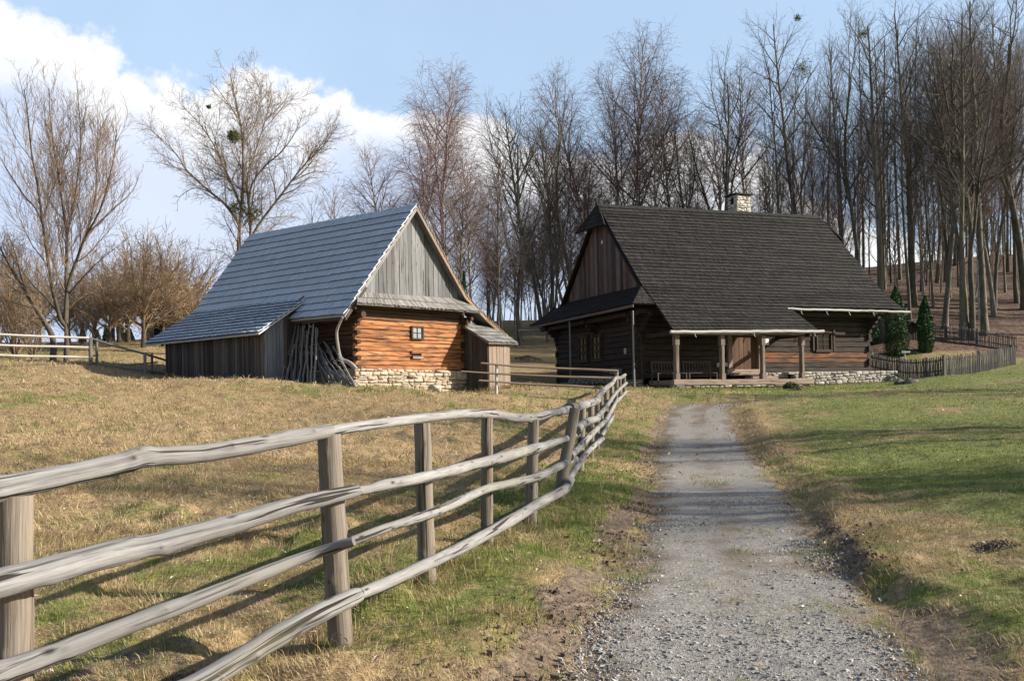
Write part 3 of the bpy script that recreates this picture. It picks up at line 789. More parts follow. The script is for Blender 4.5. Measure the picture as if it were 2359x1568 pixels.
def make_road():
    ys = np.concatenate([np.arange(-4, 3.5, .25), np.geomspace(3.5, 32.8, 330)]); nu = 34
    l, r = road_lr(ys)
    ragl = .10 + (fbm(ys * 1.7, ys * 0 + 1, 4, 81) - .5) * .9 + (fbm(ys * 9, ys * 0 + 2, 2, 82) - .5) * .22
    ragr = (fbm(ys * 1.5, ys * 0 + 5, 4, 83) - .5) * .5 + (fbm(ys * 9, ys * 0 + 6, 2, 84) - .5) * .16
    l2 = l + .05 + ragl; r2 = r - .10 + ragr
    u = np.linspace(0, 1, nu)
    x = l2[:, None] + (r2 - l2)[:, None] * u[None]; y = np.repeat(ys[:, None], nu, 1)
    y[-1] += (fbm(u * 6, u * 0, 3, 85) - .5) * .8
    z = height(x, y) + .016 - .03 * (np.abs(u - .5) * 2)[None] ** 10
    V = np.stack([x, y, z], -1).reshape(-1, 3)
    i, j = np.meshgrid(np.arange(len(ys) - 1), np.arange(nu - 1), indexing='ij')
    Q = np.stack([i * nu + j, i * nu + j + 1, (i + 1) * nu + j + 1, (i + 1) * nu + j], -1).reshape(-1, 4)
    e = np.clip(np.minimum((x - l2[:, None]) / .5, (r2[:, None] - x) / .4), 0, 1)
    t = .80 - .52 * e + .35 * sstep(27, 33, y)
    t = t - .16 * np.exp(-((u - .26) / .10) ** 2)[None] - .16 * np.exp(-((u - .76) / .10) ** 2)[None] + .24 * np.exp(-((u - .52) / .13) ** 2)[None] * sstep(6, 10, y) + .30 * np.exp(-((y - 8.6) / .5) ** 2) * sstep(.2, .5, u)[None]
    mb = MB(); mb.addq(V, Q=Q, t=t.ravel(), smooth=True)
    o = mb.build('gravel_road', M['road']); tag(o, kind='structure')

# ------------------------------------------------------------------ grass, stones, leaves
def wedge(n, y0, y1, k=.60, pw=1.0):
    y = y0 + (y1 - y0) * NR.random(n) ** pw
    x = (NR.random(n) * 2 - 1) * (k * y + .5)
    w = (k * y + .5) / (k * y1 + .5)
    m = NR.random(n) < w
    return x[m], y[m]

def blades(x, y, h, w, t, lean, az):
    n = len(x); z = height(x, y) - .004
    P = np.stack([x, y, z], -1)
    d = np.stack([np.cos(az), np.sin(az), np.zeros(n)], -1)
    fa = NR.random(n) * math.pi * 2
    s = np.stack([np.cos(fa), np.sin(fa), np.zeros(n)], -1) * (w / 2)[:, None]
    up = np.array([0, 0, 1.0])
    m = P + d * (h * lean * .35)[:, None] + up * (h * np.sqrt(np.maximum(.05, 1 - lean ** 2)) * .6)[:, None]
    tip = P + d * (h * lean)[:, None] + up * (h * np.sqrt(np.maximum(.02, 1 - lean ** 2)) * .9)[:, None]
    V = np.stack([P - s, P + s, m + s * .75, m - s * .75, tip], 1).reshape(-1, 3)
    b = np.arange(n) * 5
    Q = np.stack([b, b + 1, b + 2, b + 3], -1); D = np.stack([b + 3, b + 2, b + 4], -1)
    return V, Q, D, np.repeat(t, 5)

def road_patch(x, y):
    """thin turf that has crept onto the track"""
    n = fbm(x * 1.3, y * .8, 4, 111); l, r = road_lr(y); u = (x - l) / (r - l)
    p = sstep(.60, .70, n + .07 * np.exp(-((u - .52) / .12) ** 2)) * .55
    p = np.maximum(p, sstep(.9, .5, np.abs(y - 8.75 + .25 * np.sin(x * 3))) * sstep(.25, .45, u) * sstep(.35, .5, n))
    p = np.maximum(p, .5 * sstep(27, 31, y) * sstep(.4, .6, n))
    return p * sstep(-.1, .15, road_in(x, y))

def make_grass():
    mb = MB()
    for (cnt, y0, y1, hm, wm, pw) in ((230000, 3.6, 9.5, .040, .0042, 1.0), (170000, 9.0, 17, .05, .0075, 1.0), (130000, 16, 30, .06, .014, 1.0), (80000, 29, 52, .075, .026, 1.0)):
        x, y = wedge(cnt, y0, y1, .60, pw)
        ri = road_in(x, y)
        dirt = dirt_f(x, y); lf = leaf_f(x, y)
        keep = (~building_mask(x, y)) & (NR.random(len(x)) > np.where(ri > 0, 0, sstep(.38, .75, dirt) * .93)) & (lf < .35)
        keep &= (ri < -.02 + .16 * NR.random(len(x))) | (road_patch(x, y) > NR.random(len(x)) * 1.3)
        clump = fbm(x * 3.2, y * 3.2, 3, 91)
        keep &= NR.random(len(x)) < .35 + 1.1 * clump
        x = x[keep]; y = y[keep]; clump = clump[keep]
        g = green_f(x, y) + (fbm(x * 5, y * 5, 2, 95) - .5) * .9
        n = len(x)
        isg = NR.random(n) < sstep(.2, .85, g); lawn = sstep(-.2, 1.5, x - road_lr(y)[1])
        t = np.where(isg, .58 + .40 * NR.random(n) ** 1.2, .47 * NR.random(n) ** .8)
        az = fbm(x * .9, y * .9, 2, 97) * 14 + NR.normal(0, .7, n)
        lean = np.clip(np.where(isg, NR.normal(.45, .22, n), NR.normal(.82, .16, n)), 0, .985)
        tall = 1 + 1.5 * np.maximum(0, clump - .56) * 4
        h = hm * NR.lognormal(0, .35, n) * np.where(isg, .85, 1.25) * (1 + (tall - 1) * (1 - .8 * lawn)) * (1 - .30 * lawn)
        V, Q, D, T = blades(x, y, h, wm * NR.uniform(.6, 1.3, n), t, lean, az)
        mb.addq(V, Q=Q, D=D, t=T)
    # long dry tussocks round the posts, walls and mounds
    tus = [(p[0] + RND.gauss(0, .1), p[1] + RND.gauss(0, .1), .14, 90) for p in FPLAN[1:9] for _ in range(2)]
    tus += [(RND.uniform(-3, .2), RND.uniform(4.6, 12), RND.uniform(.06, .14), 60) for _ in range(55)]
    tus += [(x, y, .12, 70) for x, y in ((.95, 10.6), (.7, 11.2), (1.3, 11.8), (.05, 8.0), (-.3, 7.3), (-1.25, 6.3))]
    tus += [(*BF.W((w, -.15, 0))[:2], .10, 50) for w in np.arange(-.8, 5.6, .22)]
    tus += [(*BF.W((-2.05, l, 0))[:2], .13, 50) for l in np.arange(3, 10, .25)]
    tus += [(*BF.W((w, -1.4, 0))[:2], .22, 60) for w in np.arange(5.2, 9.5, .3)]
    tus += [(*HF.W((a, -2.25, 0))[:2], .08, 40) for a in np.arange(.5, 9, .35)] + [(*HF.W((a, -1.2, 0))[:2], .08, 40) for a in np.arange(8.5, 15.3, .35)]
    X = []; Y = []; Hh = []; C = []
    for (x, y, h, n) in tus:
        r = np.abs(NR.normal(0, .11, n)); a = NR.random(n) * 6.28
        X.append(x + np.cos(a) * r); Y.append(y + np.sin(a) * r); Hh.append(np.full(n, h)); C.append(a)
    X = np.concatenate(X); Y = np.concatenate(Y); Hh = np.concatenate(Hh); C = np.concatenate(C); n = len(X)
    far = np.clip(Y / 8, 1, 4)
    t = np.where(NR.random(n) < .25, .6 + .35 * NR.random(n), .47 * NR.random(n))
    V, Q, D, T = blades(X, Y, Hh * NR.uniform(.5, 1.6, n), .0042 * far * NR.uniform(.7, 1.3, n), t, np.clip(NR.normal(.6, .25, n), 0, .97), C + NR.normal(0, .6, n))
    mb.addq(V, Q=Q, D=D, t=T)
    o = mb.build('grass', M['grass']); tag(o, 'matted winter grass, straw coloured with green patches', 'grass', kind='stuff')

def stones_mesh(name, mat, x, y, s, t, flat=.65, lift=.25):
    n = len(x); z = height(x, y) + s * lift * .5 + .012
    c = np.array([(i, j, k) for k in (-1, 1) for j in (-1, 1) for i in (-1, 1)], float)
    Q = np.array([[0, 1, 3, 2][::-1], [4, 5, 7, 6], [0, 1, 5, 4], [1, 3, 7, 5], [3, 2, 6, 7], [2, 0, 4, 6]])
    a = NR.random(n) * 6.28
    V = c[None] * NR.uniform(.45, 1.1, (n, 8, 3)) * np.array([1, .8, flat])[None, None] * (s / 2)[:, None, None]
    ca, sa = np.cos(a)[:, None], np.sin(a)[:, None]
    vx = V[..., 0] * ca - V[..., 1] * sa; vy = V[..., 0] * sa + V[..., 1] * ca
    tl = NR.normal(0, .35, (n, 1))
    V = np.stack([vx + x[:, None], vy + y[:, None], V[..., 2] + vx * tl + z[:, None]], -1).reshape(-1, 3)
    mb = MB(); mb.addq(V, Q=(np.arange(n)[:, None, None] * 8 + Q[None]).reshape(-1, 4), t=np.repeat(t, 8))
    return mb.build(name, mat)

def make_litter():
    x, y = wedge(420000, 3.6, 15, .56)
    ri = road_in(x, y); n1 = fbm(x * .9, y * .9, 3, 101)
    k = (ri > .0 + NR.random(len(x)) * .15) & (NR.random(len(x)) < (.16 + 1.3 * sstep(.42, .62, n1)) * np.clip(1.25 - y / 17, 0, 1))
    x, y = x[k], y[k]
    s = NR.lognormal(math.log(.0105), .5, len(x)); s = np.clip(s, .005, .034)
    t = np.clip(NR.normal(.5, .22, len(x)), 0, 1); t = np.where(NR.random(len(x)) < .04, .97, t)
    tag(stones_mesh('gravel', M['stones'], x, y, s, t), 'loose grey gravel lying on the farm track', 'gravel', kind='stuff')
    # crumbled soil along the ragged left side and the right cut of the track
    y = NR.uniform(4, 30, 9000); l, r = road_lr(y); left = NR.random(len(y)) < .62
    x = np.where(left, l - .12 + NR.normal(0, .24, len(y)), r + .06 + NR.normal(0, .16, len(y)))
    k = NR.random(len(y)) < sstep(.35, .62, fbm(y * .7 + left * 40, y * 0, 3, 103)) * np.clip(1.3 - y / 28, .25, 1)
    x, y = x[k], y[k]
    s = np.clip(NR.lognormal(math.log(.014), .55, len(x)), .006, .06)
    o = stones_mesh('soil_crumbs', M['soil'], x, y, s, NR.random(len(x)), .8); tag(o, 'dark crumbled soil along the sides of the gravel track', 'soil', kind='stuff')
    # fallen leaves
    mb = MB()
    xs = []; ys = []
    for cnt, a, b in ((1100, 3.8, 12), (600, 12, 26), (600, 26, 42)):
        x, y = wedge(cnt, a, b, .58); xs.append(x); ys.append(y)
    x = np.concatenate(xs); y = np.concatenate(ys)
    k = ~building_mask(x, y); x, y = x[k], y[k]; n = len(x)
    s = NR.uniform(.009, .026, n) * np.clip(y / 9, 1, 2.4); z = height(x, y) + .02 + NR.random(n) * .015
    a = NR.random(n) * 6.28; d = np.stack([np.cos(a), np.sin(a), NR.normal(0, .35, n)], -1); e = np.stack([-np.sin(a), np.cos(a), NR.normal(0, .35, n)], -1)
    P = np.stack([x, y, z], -1); up = np.array([0, 0, 1.0]) * (s * .35)[:, None]
    V = np.stack([P - d * s[:, None], P + e * (s * .5)[:, None] + up, P + d * s[:, None], P - e * (s * .5)[:, None] + up], 1).reshape(-1, 3)
    b = np.arange(n) * 4; D = np.concatenate([np.stack([b, b + 1, b + 2], -1), np.stack([b, b + 2, b + 3], -1)])
    mb.addq(V, D=D, t=np.repeat(NR.random(n) ** .6, 4))
    tag(mb.build('fallen_leaves', M['leaf']), 'pale dry leaves scattered over the grass and track', 'leaves', kind='stuff')

def lump_mound(loc, n, rad, h, label):
    th = thing('molehill', (loc[0], loc[1], hz(*loc)), label, 'molehill', 'molehills in the grass')
    mb = MB()
    k, q = 20, 7; V = []; c0 = hz(*loc)      # broad low heap
    for ii in range(q):
        rr = rad * 1.05 * (ii + .4) / q
        for jj in range(k):
            u = 2 * math.pi * jj / k; rj = rr * (1 + .22 * math.sin(3 * u + rad * 40) + .1 * math.sin(7 * u))
            x = loc[0] + math.cos(u) * rj; y = loc[1] + math.sin(u) * rj
            V.append((x, y, hz(x, y) - .012 + (h * (1 - (ii + .4) / q) ** 1.1 * RND.uniform(.6, 1.25) if ii < q - 1 else -.02)))
    V.append((loc[0], loc[1], c0 + h))
    F = [(ii * k + jj, (ii + 1) * k + jj, (ii + 1) * k + (jj + 1) % k, ii * k + (jj + 1) % k) for ii in range(q - 1) for jj in range(k)] + [(jj, (jj + 1) % k, q * k) for jj in range(k)]
    mb.add(V, F, None, .5, True)
    for i in range(n):
        a = RND.random() * 6.28; r = rad * 1.25 * RND.random() ** .8
        s = RND.uniform(.02, .09) * rad * (1.5 if RND.random() < .08 else 1)
        c = np.array([loc[0] + math.cos(a) * r, loc[1] + math.sin(a) * r, 0]); c[2] = hz(c[0], c[1]) + .004 + h * max(0, 1 - r / rad) ** 1.1 * RND.uniform(.7, 1.1)
        k, q = 6, 4; V = []
        for ii in range(q):
            p = math.pi * (ii + .5) / q
            for jj in range(k):
                u = 2 * math.pi * jj / k; rr = s * RND.uniform(.5, 1.3)
                V.append(c + rr * np.array([math.sin(p) * math.cos(u), math.sin(p) * math.sin(u), math.cos(p) * .8]))
        V.append(c + [0, 0, s * .8])
        F = [(ii * k + jj, (ii + 1) * k + jj, (ii + 1) * k + (jj + 1) % k, ii * k + (jj + 1) % k) for ii in range(q - 1) for jj in range(k)] + [(jj, (jj + 1) % k, q * k) for jj in range(k)]
        mb.add(V, F, None, .5, True)
    mb.build('soil_mound', M['soil'], th)
# ------------------------------------------------------------------ rail fences
FPLAN = np.array([(-4.9, 1.2), (-2.28, 4.2), (-1.09, 5.6), (-.69, 7.1), (-.25, 9.1), (.23, 10.9), (.62, 12.3), (1.27, 16.5), (1.78, 20.6), (2.16, 23), (2.55, 26), (2.96, 28.5), (3.36, 31), (3.80, 33), (4.25, 34.6)])
def plan_hit(plan, x, y, off=0.0):
    """depth at which the sight line through a pixel meets the fence's plan line shifted sideways by off"""
    r = ray(x, y); best = None
    for i in range(len(plan) - 1):
        a = plan[i]; b = plan[i + 1]; d = unit(b - a); nrm = np.array([d[1], -d[0]])
        a2 = a + nrm * off - (d * .4 if i == 0 else d * .02); b2 = b + nrm * off + (d * 1.2 if i == len(plan) - 2 else d * .02)
        A = np.array([[r[0], -(b2 - a2)[0]], [r[1], -(b2 - a2)[1]]])
        if abs(np.linalg.det(A)) < 1e-6: continue
        Y, f = np.linalg.solve(A, a2)
        if -0.001 <= f <= 1.001 and Y > 0 and (best is None or Y < best): best = Y
    return best
def smooth_path(pts, rad, m=6):
    """Catmull-Rom through the points"""
    pts = np.asarray(pts, float); rad = np.asarray(rad, float); P = []; Rr = []
    for i in range(len(pts) - 1):
        p0 = pts[max(i - 1, 0)]; p1 = pts[i]; p2 = pts[i + 1]; p3 = pts[min(i + 2, len(pts) - 1)]
        for q in range(m):
            t = q / m
            P.append(.5 * (2 * p1 + (p2 - p0) * t + (2 * p0 - 5 * p1 + 4 * p2 - p3) * t * t + (3 * p1 - p0 - 3 * p2 + p3) * t ** 3))
            Rr.append(rad[i] + (rad[i + 1] - rad[i]) * t)
    P.append(pts[-1]); Rr.append(rad[-1])
    return np.array(P), np.array(Rr)
def rail_px(parent, plan, pix, off, mat, name='rail', k=14, label=None, last=None):
    pts = []; rad = []
    for (x, y, w) in pix:
        Y = plan_hit(plan, x, y, off)
        if Y is None: Y = last or pts[-1][1]
        last = Y
        pts.append(at(x, y, Y)); rad.append(max(.026, w / 2 / FOC * Y))
    P, Rr = smooth_path(pts, rad, 7)
    Rr = Rr * (1 + .03 * np.sin(np.arange(len(Rr)) * .8 + RND.random() * 6) + NR.normal(0, .012, len(Rr)))
    mb = MB()
    if k > 12 and P[:, 1].min() < 14: rough_log(mb, P, Rr, 30, .022, RND.uniform(.35, .65), cracks=9)
    else: tube(mb, P, Rr, k, True, RND.uniform(.3, .7), .04, .05)
    o = mb.build(name, mat, parent)
    if label: o['label'] = label
    return o, P, Rr
def post(parent, base, top, r, mat, k=14, slant=True, label=None):
    base = np.array(base, float); top = np.array(top, float)
    b = base - (top - base) * .12
    n = 9; P = np.array([b + (top - b) * i / (n - 1) for i in range(n)])
    P[1:-1, :2] += NR.normal(0, r * .04, (n - 2, 2))
    R = r * (1 + .05 * np.linspace(1, -1, n) + NR.normal(0, .012, n))
    mb = MB()
    if base[1] < 14: rough_log(mb, P, R, 34, .02, RND.uniform(.3, .65), cracks=8, knots=4)
    else: tube(mb, P, R, k, True, RND.uniform(.25, .75), .03, .03)
    o = mb.build('post', mat, parent)
    if label: o['label'] = label
    return o

def make_front_fence():
    th = thing('rail_fence', (FPLAN[5][0], FPLAN[5][1], hz0(*FPLAN[5])), 'long four-rail fence of weathered grey poles beside the gravel track', 'fence')
    # posts: pixel of the top, plan point, radius
    for (px, tx, ty, bx, by, wpx) in ((1, 33, 1140, 33, 1790, 84), (2, 757, 1000, 785, 1482, 57), (3, 972, 975, 984, 1347, 40), (4, 1122, 962, 1122, 1256, 28), (5, 1229, 966, 1223, 1203, 28),
                                      (6, 1324, 941, 1285, 1152, 27), (7, 1342, 940, 1335, 1052, 17), (8, 1361, 925, 1361, 1057, 14), (9, 1376, 922, 1376, 1037, 12), (10, 1385, 908, 1385, 1003, 10), (11, 1396, 896, 1395, 978, 9),
                                      (12, 1409, 880, 1407, 955, 9), (13, 1420.5, 853, 1419, 928, 9), (14, 1438.5, 864, 1437.5, 909, 7)):
        X, Y = FPLAN[px]
        base = at(bx, by, Y); base[2] = min(base[2], hz0(base[0], base[1]) + .02)
        top = at(tx, ty, Y + (.25 if px == 6 else 0))
        post(th, base, top, max(.055, wpx / 2 / FOC * Y), M['post'])
    post(th, at(1428, 912, 33.6), at(1428.5, 868, 33.6), .055, M['post'])
    top = [(-70, 1143, 64), (0, 1126, 62), (120, 1101, 52), (237, 1077, 50), (290, 1064, 49), (328, 1052, 51), (368, 1050, 44), (474, 1043, 42), (616, 1019, 38), (700, 1003, 36), (762, 991, 31)]
    rl = [
        (top, 0.0), ([(757, 994, 25), (800, 986, 25), (858, 978, 23), (970, 963, 22), (1064, 953, 21), (1132, 954, 21), (1188, 962, 21), (1233, 961, 21), (1270, 951, 18), (1318, 942, 19)], 0.0),
        ([(1312, 939, 24), (1331, 936, 20), (1350, 931, 19), (1367, 926, 18), (1378, 921, 16)], 0.0),
        ([(1374, 921, 15), (1382, 909, 13), (1398, 892, 11), (1411, 882, 10), (1418, 871, 9), (1429, 870, 8), (1440, 863, 7)], 0.0),
        ([(-70, 1362, 70), (0, 1343, 69), (110, 1314, 66), (237, 1280, 61), (360, 1252, 54), (474, 1223, 50), (570, 1196, 44), (663, 1167, 40), (740, 1148, 38), (822, 1129, 28)], 1),
        ([(817, 1131, 20), (850, 1126, 20), (888, 1116, 25), (970, 1100, 26), (1064, 1077, 25), (1158, 1053, 24), (1210, 1038, 24), (1259, 1025, 20), (1292, 1014, 15), (1331, 1001, 14)], 1),
        ([(1325, 993, 26), (1336, 982, 21), (1351, 972, 18), (1377, 963, 15)], 1),
        ([(1374, 962, 14), (1392, 942, 11), (1405, 924, 9), (1416, 908, 9), (1429, 894, 8), (1443, 882, 7)], 1),
        ([(-70, 1575, 60), (0, 1549, 58), (90, 1518, 50), (180, 1484, 46), (360, 1415, 41), (450, 1382, 38), (540, 1346, 35), (708, 1280, 27), (815, 1246, 22)], 1),
        ([(808, 1246, 21), (888, 1216, 21), (970, 1190, 21), (1045, 1160, 21), (1120, 1126, 20), (1180, 1112, 20), (1233, 1099, 19), (1280, 1078, 18), (1325, 1057, 17)], 1),
        ([(1313, 1052, 19), (1335, 1030, 15), (1374, 988, 13), (1396, 967, 11), (1409, 944, 9), (1423, 919, 8)], 1),
        ([(1422, 923, 8), (1432, 913, 7), (1443, 901, 6)], 1),
        ([(300, 1662, 64), (380, 1612, 60), (474, 1565, 54), (616, 1478, 50), (711, 1424, 47), (780, 1390, 43), (826, 1369, 36)], 1),
        ([(822, 1371, 26), (833, 1366, 27), (917, 1330, 28), (1007, 1288, 28), (1097, 1243, 27), (1187, 1192, 26), (1247, 1156, 24), (1300, 1127, 22), (1315, 1105, 18)], 1),
        ([(1306, 1114, 19), (1324, 1083, 15), (1354, 1041, 13), (1388, 1010, 11)], 1),
        ([(1386, 1004, 10), (1408, 966, 9), (1429, 933, 7), (1439, 917, 6)], 1)]
    for pix, side in rl:
        if side:
            # rails are spiked to the track side of the posts
            Y0 = plan_hit(FPLAN, *pix[len(pix) // 2][:2], 0.08) or 5
            w = pix[len(pix) // 2][2]
            off = .062 + .06 + .0
        else:
            off = 0.0
        o, P, Rr = rail_px(th, FPLAN, pix, off, M['rail'])
    # charred collar where two bottom rails meet
    Y = plan_hit(FPLAN, 826, 1368, .12); c = at(824, 1369, Y); d = unit(at(860, 1354, plan_hit(FPLAN, 860, 1354, .12)) - c)
    mb = MB(); tube(mb, [c - d * .016, c + d * .012], [.049, .043], 14, True, .5, .12); o = mb.build('rail_end', M['char'], th); o['label'] = 'charred black rail end'
    # fence from the outhouse to the corner
    plan = np.array([at(1060, 880, 31.6)[:2], at(1143, 880, 32.0)[:2], at(1422, 880, 33.0)[:2]])
    t2 = thing('rail_fence', (plan[1][0], plan[1][1], hz0(*plan[1])), 'three-rail fence running from the barn outhouse towards the farmhouse corner', 'fence')
    b = at(1143, 906, 32); b[2] = hz0(b[0], b[1])
    post(t2, b, at(1143.5, 838, 32), .05, M['pale_rail'])
    for pix in ([(1108, 836, 4.2), (1188, 843, 4.6), (1286, 848, 5), (1360, 851, 5.6), (1423, 854, 6)], [(1062, 855, 3.6), (1156, 861, 4.6), (1286, 867, 5), (1360, 869, 5.6), (1414, 871, 6)],
                [(1103, 876, 4), (1160, 880, 4.8), (1205, 884, 5.2), (1302, 888, 5.6), (1340, 890, 5.6), (1393, 894, 6)]):
        rail_px(t2, plan, pix, .06, M['bay_rail'], k=10)
    # far fence left of the barn
    plan = np.array([at(-60, 820, 35.4)[:2], at(208, 820, 37.0)[:2]])
    t3 = thing('rail_fence', (plan[1][0], plan[1][1], hz0(*plan[1])), 'sunlit pale three-rail fence at the far left edge of the meadow', 'fence')
    def vpost(t, bx, by, tx, ty, Y, r, m):
        b = at(bx, by, Y); b[2] = min(b[2], hz0(b[0], b[1])); post(t, b, at(tx, ty, Y), r, m)
    vpost(t3, 209, 838, 208, 776, 37.0, .075, M['dark_rail'])
    vpost(t3, -14, 850, -14, 766, 35.6, .07, M['pale_rail'])
    for pix in ([(-40, 768, 5.5), (60, 773, 5.4), (130, 776, 5.4), (206, 778, 5)], [(-40, 793, 5.5), (60, 797, 5.5), (130, 798, 5.4), (204, 800, 5)], [(-40, 816, 5.5), (60, 820, 5.5), (130, 821, 5.4), (204, 823, 5)]):
        rail_px(t3, plan, pix, .07, M['pale_rail'], k=10)
    plan = np.array([at(208, 820, 37.1)[:2], at(345, 820, 37.2)[:2], at(388, 820, 38.2)[:2]])
    t4 = thing('rail_fence', (plan[1][0], plan[1][1], hz0(*plan[1])), 'dark fence with one long slanting rail down to the barn corner', 'fence')
    vpost(t4, 223, 837, 223, 779, 37.5, .05, M['dark_rail'])
    vpost(t4, 334, 862, 334, 813, 37.1, .062, M['dark_rail'])
    vpost(t4, 350, 858, 350, 813, 37.6, .055, M['dark_rail'])
    for pix in ([(211, 780, 5.4), (270, 798, 6), (333, 815, 5.4), (386, 831, 4.6)], [(214, 836, 4.4), (270, 845, 4.6), (331, 853, 5), (386, 861, 5)], [(276, 841, 3.4), (320, 838, 3.8), (363, 834, 3.6)], [(205, 801, 3.4), (225, 802, 3.4)], [(205, 819, 3.4), (225, 819, 3.4)]):
        rail_px(t4, plan, pix, .0, M['dark_rail'], k=10, last=37.2)
# ------------------------------------------------------------------ the barn
def make_barn():
    W = BF.W
    th = thing('log_barn', W((2.8, 3, 0)), 'log barn with silver grey shingle roof, honey coloured log gable and low plank lean-to', 'barn')
    P = lambda *l: np.array([W(p) for p in l])
    # --- roofs
    mb = MB()
    far = 11.0; near = -.32
    def zr(l): return .28 * (l - near) / (far - near)          # the ridge sags towards the near gable
    up_far = P((.0, far, 3.50), (1.4, far, 5.25), (2.87, far, 6.93 + zr(far)))
    up_near = P((.0, near, 3.40), (1.4, near, 5.11), (2.87, near, 6.93))
    shingles(mb, up_far, up_near, .385, .105, .046, .006, tb=.5, tv=.55, seed=5)
    shingles(mb, P((-.70, 2.92, 2.60), (.0, 2.80, 3.43)), P((-.68, near, 2.57), (.0, near, 3.40)), .385, .105, .046, .006, clip_top=False, tb=.5, tv=.75, seed=6)
    mr = mb.build('main_roof', M['barn_shingle'], th)
    mb = MB()
    shingles(mb, P((-2.42, far - .1, 2.03), (-1.35, far - .05, 2.66), (.02, far, 3.53)), P((-2.3, 2.62, 2.04), (-1.35, 2.64, 2.64), (.02, 2.78, 3.46)), .27, .105, .040, .006, clip_top=False, tb=.5, tv=.75, seed=7, lift=.012)
    mb.build('lean_to_roof', M['barn_shingle'], th)
    mb = MB()
    shingles(mb, P((8.3, near, 1.96), (6.7, near, 2.88), (5.5, near, 3.70), (4.15, near, 5.36), (2.87, near, 6.93)), P((8.3, far, 2.1), (6.7, far, 3.0), (5.5, far, 3.85), (4.15, far, 5.55), (2.87, far, 7.21)), .335, .12, .026, .012, tb=.5, tv=.75, seed=8)
    o = mb.build('rear_roof', M['skirt_shingle'], th)
    # ridge cap: the shingles of one slope stand up past the other
    mb = MB()
    for i in range(96):
        l0 = near + (far - near) * i / 96; l1 = l0 + (far - near) / 96 - .006
        z0 = 6.95 + zr(l0) + RND.uniform(-.006, .018)
        q = P((2.66, l0, z0 - .22), (2.66, l1, z0 - .22), (2.92, l1, z0 + .07), (2.92, l0, z0 + .07))
        slab(mb, q, unit(np.cross(q[1] - q[0], q[3] - q[0])) * -1, -.022, RND.random())
    mb.build('ridge_cap', M['barn_shingle'], th)
    # --- verge boards at the near gable
    mb = MB()
    vl = [(2.89, 6.86), (1.4, 5.03), (.0, 3.32), (-.68, 2.50)]
    for i in range(3):
        beam(mb, W((vl[i][0], near + .02, vl[i][1])), W((vl[i + 1][0], near + .02, vl[i + 1][1])), .05, .12, bev=.006, t=.75)
    mb.build('verge_board', M['skirt_shingle'], th)
    mb = MB()
    vr = [(2.89, 6.86), (4.15, 5.28), (5.5, 3.62), (6.7, 2.80), (8.3, 1.88)]
    for i in range(4):
        beam(mb, W((vr[i][0], near + .02, vr[i][1])), W((vr[i + 1][0], near + .02, vr[i + 1][1])), .05, .13, bev=.006, t=.5)
        n = int(np.hypot(vr[i + 1][0] - vr[i][0], vr[i + 1][1] - vr[i][1]) / .26)
        for k in range(n):     # butt ends of the shingle courses along the verge
            f = (k + .5) / n; w = vr[i][0] + (vr[i + 1][0] - vr[i][0]) * f; z = vr[i][1] + (vr[i + 1][1] - vr[i][1]) * f
            d = unit(np.array([vr[i + 1][0] - vr[i][0], 0, vr[i + 1][1] - vr[i][1]])); nz = np.array([-d[2], 0, d[0]]); nz = nz if nz[2] > 0 else -nz
            a = np.array([w, near + .10, z]) - d * .13 + nz * .115; b = a + d * .24 + nz * (-.045)
            beam(mb, W(a), W(b), .26, .035, up=BF.W(nz) - BF.o, bev=.003, t=RND.random())
    o = mb.build('verge_board', M['outhouse_board'], th); o['label'] = 'orange brown stepped verge of the right roof slope'
    # --- gable of vertical boards
    mb = MB()
    def gtop(f):
        w = .28 + 5.42 * f
        return min(3.40 + w * 1.225 - .12, 6.86 - (w - 2.87) * 1.215 - .06, 6.78)
    boards(mb, BF, (.28, .0), (5.70, .0), lambda f: 3.44 + .1 * f, gtop, .21, .025, (0, -1), tb=.55, tv=.75, jitb=.015, seed=4)
    # side strip where the boards stay brown under the verge
    mb.build('gable', M['barn_board'], th)
    mb = MB()
    slab(mb, [W((.1, .12, 2.9)), W((5.9, .12, 2.9)), W((2.95, .12, 6.75)), W((2.90, .12, 6.75))], unit(-BF.b), .03, .1)
    mb.build('gable_backing', M['dark'], th)
    # --- little skirt roof below the gable
    mb = MB()
    shingles(mb, P((-.36, -.60, 2.98), (.18, .0, 3.48)), P((6.08, -.60, 3.03), (5.66, .0, 3.57)), .42, .085, .02, .018, clip_top=False, tb=.5, tv=.9, seed=9, wave=.02)
    mb.build('skirt_roof', M['skirt_shingle'], th)
    # --- log walls
    def logs(name, p0, p1, z0, z1, n, mat, over=(0, 0), tfun=None, seed=0, inset=0):
        mb = MB(); rr = random.Random(seed)
        hh = [rr.uniform(.8, 1.2) for _ in range(n)]; s = sum(hh); z = z0
        p0 = np.asarray(p0, float); p1 = np.asarray(p1, float); ax = unit(p1 - p0)
        for i in range(n):
            h = hh[i] / s * (z1 - z0)
            a = p0 - ax * (over[0] if i % 2 == 0 else 0); b = p1 + ax * (over[1] if i % 2 == 0 else 0)
            dz = rr.uniform(-.012, .012)
            beam(mb, W((*a, z + h / 2 + dz)), W((*b, z + h / 2 - dz + .0)), .17 + rr.uniform(-.015, .015), h - .006, bev=.035, nseg=14, jit=.022, t=tfun(i / (n - 1)) if tfun else rr.random())
            z += h
        return mb.build(name, mat, th)
    def tf(f): return [.45, .7, .60, .85, .42, .8, .55, .75, .38, .72, .6, .28, .08, .04, .06, .03][min(15, int(f * 15.99))]  # low tint at the top: greyer logs with the skirt shadow painted in
    logs('front_wall', (.02, .09), (5.66, .09), .66, 3.22, 16, M['barn_log'], (.0, .10), tf, 5)
